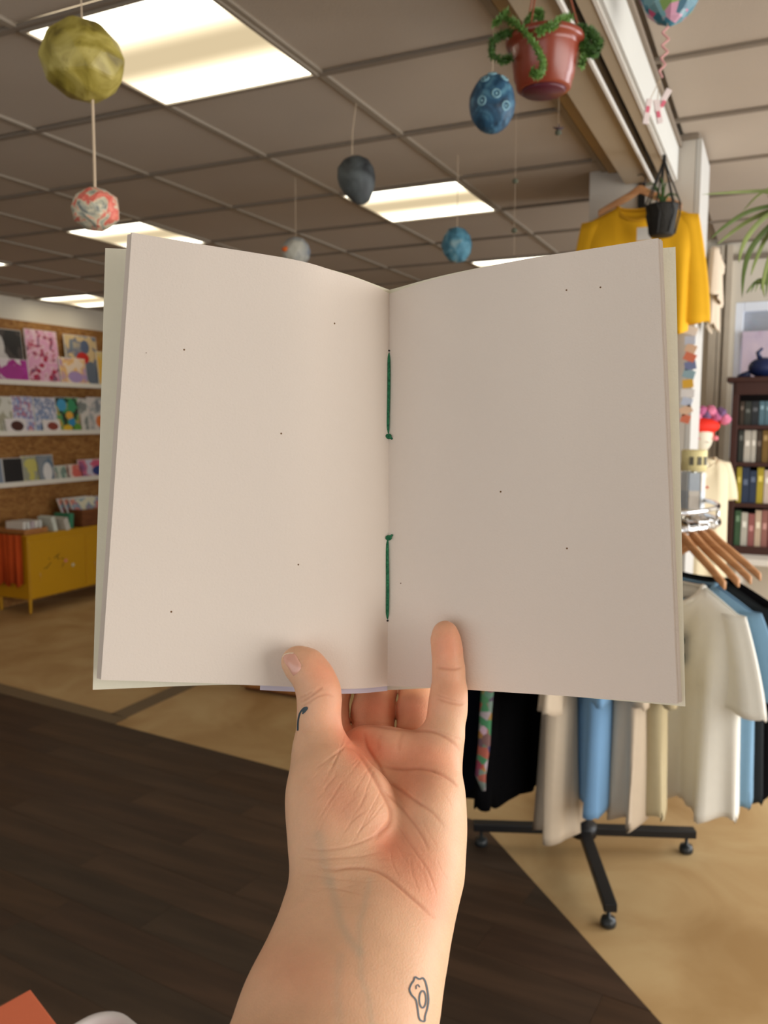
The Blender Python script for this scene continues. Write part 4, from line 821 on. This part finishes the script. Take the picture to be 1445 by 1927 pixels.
# bookcase on a white table at the far wall
DKW = mat((62, 32, 24), .45, var=.15, scale=6); BKD = mat((36, 20, 17), .6, var=.1)
b0 = PY(1377, 1040, 5.30); tz = b0.z
tb = empty('white_table', (b0.x+.50, 5.35, 0), label='white table under the dark bookcase', category='table')
G().box((0, .12, tz-.02), (1.0, .75, .035), bev=.004).go('tabletop', WHITE, tb)
for sx in (-.45, .45):
    for sy in (-.20, .44): G().box((sx, sy, (tz-.04)/2), (.04, .04, tz-.04)).go('leg', WHITE, tb)
bx0 = PY(1378, 880, 5.30).x; bw = .95; ztop = PY(1386, 716, 5.30).z
bc = empty('bookcase', (bx0, 5.30, tz), label='dark reddish wooden bookcase full of books, at the right edge', category='bookcase')
H_ = ztop-tz
G().box((.0, .13, H_/2), (.035, .26, H_), bev=.003).go('side_panel', DKW, bc); G().box((bw, .13, H_/2), (.035, .26, H_), bev=.003).go('side_panel', DKW, bc)
G().box((bw/2, .265, H_/2), (bw, .012, H_)).go('back_panel', BKD, bc)
G().box((bw/2, .12, H_+.005), (bw+.10, .30, .028), bev=.006).go('top_panel', DKW, bc); G().box((bw/2, .0, H_-.045), (bw, .014, .075)).go('crown_rail', DKW, bc)
levels = [PY(1420, y, 5.33).z-tz for y in (1032, 947, 870, 800)]
for z in levels: G().box((bw/2, .13, z-.012), (bw-.03, .25, .024)).go('shelf', DKW, bc)
G().box((bw/2, -.003, .02), (bw, .012, .05)).go('plinth_rail', DKW, bc)
BC = [(52, 56, 50), (88, 120, 132), (150, 90, 86), (190, 186, 172), (120, 92, 40), (64, 52, 40), (60, 128, 118), (44, 58, 82), (178, 160, 50), (206, 190, 176), (166, 148, 140), (60, 90, 60), (150, 100, 90), (200, 176, 150), (110, 40, 40), (40, 44, 48)]
CN = {(52, 56, 50): 'dark olive', (88, 120, 132): 'slate blue', (150, 90, 86): 'dull red', (190, 186, 172): 'off-white', (120, 92, 40): 'ochre', (64, 52, 40): 'brown', (60, 128, 118): 'teal', (44, 58, 82): 'navy', (178, 160, 50): 'yellow', (206, 190, 176): 'cream', (166, 148, 140): 'grey-pink', (60, 90, 60): 'green', (150, 100, 90): 'rust', (200, 176, 150): 'tan', (110, 40, 40): 'crimson', (40, 44, 48): 'black'}
order = [[5, 0, 15, 1, 1, 12, 2, 10], [0, 3, 3, 5, 4, 15, 10, 6, 14], [8, 7, 7, 8, 9, 10, 10, 13, 15], [11, 3, 2, 13, 12, 14, 13, 8, 11]]
rowname = ['top', 'second', 'third', 'bottom']; ORD = ['first', 'second', 'third', 'fourth', 'fifth', 'sixth', 'seventh', 'eighth', 'ninth', 'tenth', 'eleventh', 'twelfth', 'thirteenth']
for li, z in enumerate(levels[::-1]):
    x = .024; seq = order[li]; k = 0; gap = (levels[::-1]+[H_])[li-1]-z if li else H_-.09-z
    while x < .40:
        col = BC[seq[k % len(seq)]]; w = random.uniform(.024, .040); hh_ = min(gap-.03, random.uniform(.19, .235)); loc = (bx0+x+w/2, 5.34, tz+z)
        t = empty('book', loc, label='%s book, %s from the left on the %s shelf of the bookcase' % (CN[col], ORD[k % 13], rowname[li]), category='book', group='books in the dark bookcase')
        G().box((0, .075, hh_/2), (w-.006, .146, hh_-.008)).go('pages', WHITE, t); cv = mat(col, .55, var=.1)
        G().box((-w/2+.0022, .075, hh_/2), (.003, .152, hh_)).box((w/2-.0022, .075, hh_/2), (.003, .152, hh_)).box((0, -.001, hh_/2), (w-.002, .004, hh_), bev=.001).go('cover', cv, t)
        G().box((0, -.004, hh_*random.uniform(.55, .8)), (w*.6, .002, hh_*.16)).go('spine_label', mat(tuple(min(255, v+60) for v in col), .6), t)
        x += w+.0015; k += 1
# dark blue ceramic animal-like vase on top
bt = PY(1436, 706, 5.36); g = G()
g.ell((0, 0, .062), (.085, .06, .060), 3).ell((.06, 0, .10), (.04, .04, .04), 2).tube([(-.02, 0, .11), (-.035, 0, .15), (-.01, 0, .175)], [.016, .012, .008], 8).tube([(-.07, 0, .03), (-.11, 0, .02), (-.14, 0, .012)], [.02, .016, .010], 8)
g.go('ornament', mat((30, 42, 84), .3, var=.3, scale=20), None, True, (bt.x, 5.40, ztop+.02-.006), label='dark blue rounded ornament lying on top of the bookcase', category='ornament')
pb = PY(1420, 672, 5.86); G().box((0, 0, 0), (.40, .006, .34)).go('poster', ramp_mat('pink_poster', [(.3, (226, 208, 220)), (.6, (206, 190, 210)), (.75, (196, 120, 150))], 9), None, False, (pb.x+.12, 5.935, pb.z), label='pale pink poster in the lower part of the far window', category='poster')
# ------------------------------------------------------------------ left wall: picture ledges and prints
LED = mat((222, 216, 204), .5, var=.03)
LZ = []
for zz_, (ya, yb), lb in ((0, (719, 729), 'top white picture ledge on the board wall'), (1, (819, 813), 'middle white picture ledge on the board wall'), (2, (915, 900), 'lowest white picture ledge on the board wall')):
    z = (PX(0, ya, -5.80).z+PX(190, yb, -5.80).z)/2; LZ.append(z)
    t = empty('picture_ledge', (-5.855, 5.6, z), label=lb, category='shelf', group='white picture ledges')
    G().box((0, 0, 0), (.11, 3.6, .014)).go('ledge_board', LED, t); G().box((.058, 0, .008), (.008, 3.6, .042), bev=.002).go('front_lip', LED, t)
def abstract(name, bg, cs, sc): 
    st = [(0, bg), (.46, bg)]+[(.50+.36*i/max(1, len(cs)), c_) for i, c_ in enumerate(cs)]; return ramp_mat(name, st, sc, 2, .5, .6)
def print_(x0, y0, x1, y1, m, lb, row, X=-5.86, lean=.10, name='art_print', cat='print', extra=None, thick=.006):
    a, b_ = PX(x0, y1, X), PX(x1, y1, X); y_a, y_b = a.y, b_.y; ht = PX((x0+x1)/2, y0, X).z-LZ[row]-.008 if row is not None else None
    w = y_b-y_a; t = empty(name, (X+.035, (y_a+y_b)/2, LZ[row]+.008), label=lb, category=cat, group='prints and cards on the picture ledges'); t.rotation_euler = (0, -lean, 0)
    h = ht/math.cos(lean)
    G().box((0, 0, h/2), (thick, w, h)).go('backing', WHITE, t); G().box((thick/2+.0006, 0, h/2), (.001, w-.008, h-.008)).go('printed_face', m, t)
    for (yy, zz2, ry, rz_, c_) in (extra or []):
        G().ell((thick/2+.0012, yy*w, zz2*h), (.0008, ry*w, rz_*h), 2).go('printed_shape', mat(c_, .6), t)
    return t
print_(-40, 618, 44, 714, abstract('p1', (44, 42, 42), [(70, 62, 60)], 5), 'black print with a pale bottle figure on the top ledge', 0, extra=[(-.02, .30, .22, .28, (190, 184, 180)), (-.02, .66, .10, .22, (196, 190, 186))])
print_(-20, 675, 50, 716, abstract('p2', (208, 196, 200), [(150, 40, 120), (170, 60, 150)], 7), 'small magenta and white card in front of the black print', 0, X=-5.835, lean=.14, name='art_card', cat='card', extra=[(.05, .4, .34, .34, (156, 50, 130))])
print_(50, 622, 110, 717, abstract('p3', (206, 150, 178), [(214, 186, 196), (166, 40, 74), (90, 96, 120), (190, 60, 80)], 14), 'large pink print with red berries on the top ledge', 0, extra=[(-.3+.12*k, .12+.11*(k % 4), .07, .045, (160, 36, 66)) for k in range(6)])
print_(110, 674, 160, 718, abstract('p4', (216, 196, 176), [(216, 170, 100), (160, 134, 180)], 9), 'small cream card with lilac patch on the top ledge', 0, X=-5.835, lean=.14, name='art_card', cat='card', extra=[(.05, .3, .28, .22, (160, 136, 178))])
print_(124, 632, 184, 722, abstract('p5', (198, 172, 128), [(92, 104, 128), (196, 176, 136)], 6), 'tan abstract print with slate and red shapes on the top ledge', 0, extra=[(.12, .78, .14, .14, (84, 94, 118)), (-.3, .8, .06, .12, (110, 120, 130)), (.02, .55, .2, .12, (180, 40, 34)), (.25, .26, .2, .24, (96, 104, 116))])
print_(182, 664, 232, 724, abstract('p6', (206, 180, 120), [(216, 170, 70)], 8), 'small yellow card beside the notebook cover on the top ledge', 0, X=-5.835, name='art_card', cat='card')
print_(-30, 746, 22, 812, abstract('p7', (204, 202, 192), [(160, 156, 136)], 8), 'plain pale print at the left end of the middle ledge', 1)
print_(22, 746, 62, 812, abstract('p8', (200, 194, 204), [(110, 140, 190), (190, 110, 110), (220, 214, 220)], 22), 'white print dotted with blue and red sketches, left of its near twin', 1)
print_(63, 748, 104, 812, abstract('p9', (198, 196, 206), [(110, 120, 150), (150, 170, 200)], 26), 'white print covered in fine grey-blue sketches on the middle ledge', 1)
print_(8, 788, 46, 813, mat((212, 204, 204), .6), 'small card with a dark orange picture on the middle ledge', 1, X=-5.83, name='art_card', cat='card', lean=.2, extra=[(.05, .5, .33, .36, (70, 36, 30)), (.05, .5, .22, .2, (170, 76, 34))])
print_(78, 790, 110, 812, mat((214, 206, 204), .6), 'small card with a dull red picture on the middle ledge', 1, X=-5.83, name='art_card', cat='card', lean=.2, extra=[(.05, .5, .33, .32, (130, 60, 48))])
print_(104, 748, 150, 810, abstract('p12', (50, 60, 46), [(60, 150, 100), (200, 150, 50), (60, 140, 180)], 9), 'dark print of green, blue and yellow shapes on the middle ledge', 1, extra=[(-.25, .78, .2, .18, (70, 150, 190)), (.15, .76, .18, .2, (60, 140, 96)), (.02, .48, .16, .12, (214, 160, 60)), (.1, .3, .14, .12, (50, 130, 180)), (-.1, .12, .2, .1, (210, 170, 40)), (.3, .14, .16, .12, (90, 140, 50))])
print_(145, 750, 172, 809, abstract('p13', (206, 200, 192), [(130, 134, 130)], 9), 'pale print with grey sketch beside the dark colourful one', 1)
print_(164, 748, 205, 808, abstract('p14', (208, 200, 194), [(150, 156, 156), (210, 196, 190)], 9), 'pale print with an orange figure beside the notebook cover', 1, X=-5.85, extra=[(.0, .3, .2, .18, (216, 120, 60)), (-.05, .75, .1, .2, (130, 134, 140))])
print_(-30, 864, 2, 908, mat((120, 130, 146), .6), 'grey-blue booklet at the left end of the lowest ledge', 2, name='booklet', cat='booklet')
print_(2, 862, 40, 908, mat((34, 32, 34), .5), 'black booklet on the lowest ledge', 2, name='booklet', cat='booklet', thick=.012)
print_(38, 858, 70, 904, abstract('p17', (150, 150, 130), [(196, 186, 90), (110, 130, 150)], 7), 'grey-green and yellow booklet on the lowest ledge', 2, name='booklet', cat='booklet', extra=[(0, .7, .36, .2, (190, 182, 100))])
print_(66, 856, 98, 904, abstract('p18', (130, 136, 142), [(90, 110, 130)], 7), 'grey booklet with a white figure on the lowest ledge', 2, name='booklet', cat='booklet', extra=[(.12, .36, .28, .36, (214, 212, 210))])
print_(100, 876, 128, 903, abstract('p19', (186, 190, 176), [(90, 130, 120), (206, 170, 160)], 12), 'small sage and cream card on the lowest ledge', 2, name='art_card', cat='card', lean=.2)
print_(122, 874, 152, 902, abstract('p20', (216, 190, 180), [(206, 110, 96)], 9), 'small coral card on the lowest ledge', 2, name='art_card', cat='card', lean=.2, extra=[(.1, .4, .28, .3, (206, 100, 90))])
print_(146, 864, 204, 900, abstract('p21', (196, 190, 206), [(206, 110, 130), (50, 70, 130)], 7), 'magazine with red, white and navy cover on the lowest ledge', 2, name='magazine', cat='magazine', lean=.2, extra=[(.2, .36, .3, .3, (44, 60, 120)), (.15, .75, .3, .12, (206, 90, 120))])
# ------------------------------------------------------------------ yellow metal cabinet
YC = mat((190, 140, 14), .4, var=.04, scale=3, spec=.5); YCD = mat((70, 60, 20), .6)
cab = empty('metal_cabinet', (-5.70, 5.47, 0), label='mustard yellow metal cabinet on slim legs below the picture ledges', category='cabinet')
CH = .645; G().box((0, 0, .12+(CH-.12)/2), (.38, 1.24, CH-.12), bev=.006).go('body', YC, cab)
G().box((0, 0, CH), (.40, 1.26, .022), bev=.004).go('top_panel', YC, cab)
for sx in (-.17, .17):
    for sy in (-.60, .60): G().tube([(sx, sy, 0), (sx, sy, .13)], [.011, .016], 10).go('leg', YC, cab)
for sy in (-.31, .31):
    d = empty('door', (.192, sy, .12+(CH-.12)/2-.02)); d.parent = cab
    G().box((0, 0, 0), (.010, .60, CH-.12-.06), bev=.003).go('door_panel', YC, d)
    for k in range(7): G().tube([(.006, -.04+.10*math.cos(k), .05+.05*math.sin(k*1.7)), (.006, -.06+.10*math.cos(k+.4), .03+.05*math.sin(k*1.7+.5))], .0035, 4).go('drawn_line', YCD, d)
    G().tube([(.006, -.2, -.03), (.010, -.2, -.06), (.006, -.2, -.10)], .006, 6).go('handle', YC, d)
    for zz2, yy2, c_ in ((.03, .12, (206, 130, 110)), (-.02, .16 if sy > 0 else .20, (196, 186, 150))): G().lathe([(.016, 0), (.016, .004), (.012, .006)], 12).go('magnet', mat(c_, .5), d, True, (.006, yy2-.04, zz2)).rotation_euler = (0, PI/2, 0)
g = G(); V = []; Fc = []
n1 = 30
for j in range(2):
    for k in range(n1+1): V.append((-5.90+.36*k/n1, 4.838-.010*math.sin(k*1.05)-.004*math.sin(k*.4), (.662, .26)[j] if j == 0 else .24+.02*math.sin(k*.7)))
for k in range(n1): Fc.append((k, k+1, n1+2+k, n1+1+k))
cl = mesh('cloth', [(x+5.7, y-4.84, z-.45) for x, y, z in V], Fc, mat((190, 74, 20), .9, var=.12, scale=20), None, True, (-5.70, 4.82, .45), label='burnt orange cloth draped over the end of the yellow cabinet', category='cloth'); cl.modifiers.new('thick', 'SOLIDIFY').thickness = .004
# things on the cabinet
WD = ramp_mat('light_wood', [(.3, (150, 96, 50)), (.7, (186, 132, 78))], 8, 4, .5, .5, (6, 1, 6)); WD2 = ramp_mat('brown_wood', [(.3, (92, 52, 28)), (.7, (126, 78, 44))], 8, 4, .5, .5, (6, 1, 6))
def tray(loc, dx, dy, dz, m, lb, name='wooden_tray', cat='tray'):
    t = empty(name, loc, label=lb, category=cat)
    G().box((0, 0, .005), (dx, dy, .01)).go('base_board', m, t)
    for c_, d in (((dx/2, 0, dz/2), (.012, dy, dz)), ((-dx/2, 0, dz/2), (.012, dy, dz)), ((0, dy/2-.006, dz/2), (dx-.0125, .012, dz-.001)), ((0, -dy/2+.006, dz/2), (dx-.0125, .012, dz-.001))): G().box(c_, d, bev=.002).go('side_board', m, t)
    return t
zt = CH+.012
tray((-5.70, 4.98, zt), .30, .24, .045, WD, 'light wooden tray of white cards at the near end of the cabinet')
for k in range(5): G().box((0, 0, .045), (.20, .030, .07), M=Matrix.Rotation(random.uniform(-.25, .25), 4, 'X')).go('greeting_card', mat([(216, 212, 204), (206, 206, 200), (190, 176, 180)][k % 3], .6, var=.06, scale=30), None, False, (-5.70+random.uniform(-.02, .02), 4.90+.04*k, zt+.022), label=['folded white greeting card at the near end of the light wooden tray', 'off-white greeting card second from the near end of the tray', 'mauve-tinted greeting card in the middle of the tray', 'folded white greeting card fourth from the near end of the tray', 'off-white greeting card at the far end of the light wooden tray'][k], category='card', group='cards in the light wooden tray')
G().box((0, 0, .06), (.16, .04, .13), M=Matrix.Rotation(.25, 4, 'X')).go('card_pack', mat((200, 206, 196), .6, var=.2, scale=40), None, False, (-5.62, 5.17, zt), label='white and green pack of cards standing on the cabinet', category='card pack')
G().box((0, 0, .05), (.16, .05, .11), M=Matrix.Rotation(.3, 4, 'X')).go('card_pack', mat((190, 186, 176), .6, var=.3, scale=30), None, False, (-5.58, 5.27, zt), label='grey and white pack of cards leaning on the cabinet', category='card pack')
G().box((0, 0, .065), (.18, .05, .13), M=Matrix.Rotation(-.1, 4, 'X')).go('card_box', mat((60, 130, 98), .5, var=.15), None, False, (-5.64, 5.37, zt), label='green box of cards next to the wooden crate', category='box')
tray((-5.68, 5.72, zt), .30, .50, .15, WD2, 'brown wooden crate holding magazines on the cabinet', 'wooden_crate', 'crate')
for k in range(3): 
    t = empty('magazine', (-5.70+.05*k, 5.62+.02*k, zt+.05), label=['pale magazine at the back of the wooden crate', 'cream magazine in the middle of the wooden crate', 'cream magazine with blue and red print at the front of the crate'][k], category='magazine', group='magazines in the crate'); t.rotation_euler = (0, -.45, .0)
    G().box((0, 0, .10), (.008, .36, .22)).go('backing', WHITE, t); G().box((.005, 0, .10), (.001, .35, .21)).go('printed_face', abstract('mag%d' % k, (212, 206, 180), [(120, 150, 170), (206, 110, 90), (216, 200, 150)], 9), t)
# plinth behind the notebook
pf = PZ(505, 1312, 0)
t = empty('display_plinth', (pf.x+.02, pf.y+.22, 0), YAW*0+.0, label='low wooden display plinth on the vinyl floor behind the notebook', category='plinth')
G().box((0, 0, .16), (.50, .34, .28), bev=.004).go('box_body', WD, t); G().box((0, 0, .012), (.46, .30, .024)).go('base', WD2, t)
# ------------------------------------------------------------------ small table in front of the viewer with box and tray
tzz = .90
t = empty('side_table', (-.78, .42, 0), YAW, label='small table holding the orange box and white tray at the lower left corner', category='table')
G().box((.0, 0, tzz-.015), (.62, .30, .03), bev=.004).go('tabletop', WD2, t)
for sx in (-.27, .27):
    for sy in (-.11, .11): G().box((sx, sy, (tzz-.03)/2), (.035, .035, tzz-.03)).go('leg', WD2, t)
def flat_box(z0, h, cor, m, name, lb, cat):
    """cor: three photo corners (left, tip, right) on the box's top plane"""
    a, b_, c_ = [PZ(x, y, z0+h) for x, y in cor]; d_ = a+c_-b_; ctr = (a+c_)/2; r = [a, b_, c_, d_]; V = [(p.x-ctr.x, p.y-ctr.y, 0) for p in r]+[(p.x-ctr.x, p.y-ctr.y, h) for p in r]
    o = mesh(name, V, [(0, 1, 2, 3), (7, 6, 5, 4)]+[(i, i+4, (i+1) % 4+4, (i+1) % 4) for i in range(4)], m, None, False, (ctr.x, ctr.y, z0), label=lb, category=cat)
    bv = o.modifiers.new('bevel', 'BEVEL'); bv.width = .0015; bv.segments = 2; return o
flat_box(.90, .014, [(-150, 1965), (57, 1862), (240, 2100)], mat((124, 78, 56), .6), 'booklet', 'brown booklet lying beneath the orange box', 'booklet')
flat_box(.914, .036, [(-150, 1978), (57, 1861), (235, 2095)], mat((226, 118, 82), .55, var=.04), 'card_box', 'orange card box with a sharp corner at the lower left', 'box')
# white tray with rounded corner
tc_ = PZ(150, 2085, .93); tr_ = empty('white_tray', (tc_.x, tc_.y, .90), YAW+.0, label='white plastic tray with rounded corners at the bottom edge', category='tray')
def rrect(hx, hy, r, z, n_=8):
    out = []
    for cx_, cy_, a0 in ((hx-r, hy-r, 0), (-hx+r, hy-r, 90), (-hx+r, -hy+r, 180), (hx-r, -hy+r, 270)):
        for k in range(n_+1): a = math.radians(a0+90*k/n_); out.append((cx_+r*math.cos(a), cy_+r*math.sin(a), z))
    return out
lay = [rrect(.080, .080, .03, 0), rrect(.088, .088, .034, .04), rrect(.092, .092, .036, .042), rrect(.090, .090, .034, .046), rrect(.084, .084, .030, .040), rrect(.077, .077, .028, .006)]
V = sum(lay, []); n_ = len(lay[0]); Fc = [(i*n_+k, i*n_+(k+1) % n_, (i+1)*n_+(k+1) % n_, (i+1)*n_+k) for i in range(len(lay)-1) for k in range(n_)]+[tuple(range(n_))[::-1], tuple((len(lay)-1)*n_+k for k in range(n_))]
o = mesh('tray_shell', V, Fc, mat((214, 208, 208), .4), tr_, True); tr_.rotation_euler = (0, 0, YAW+math.radians(50))
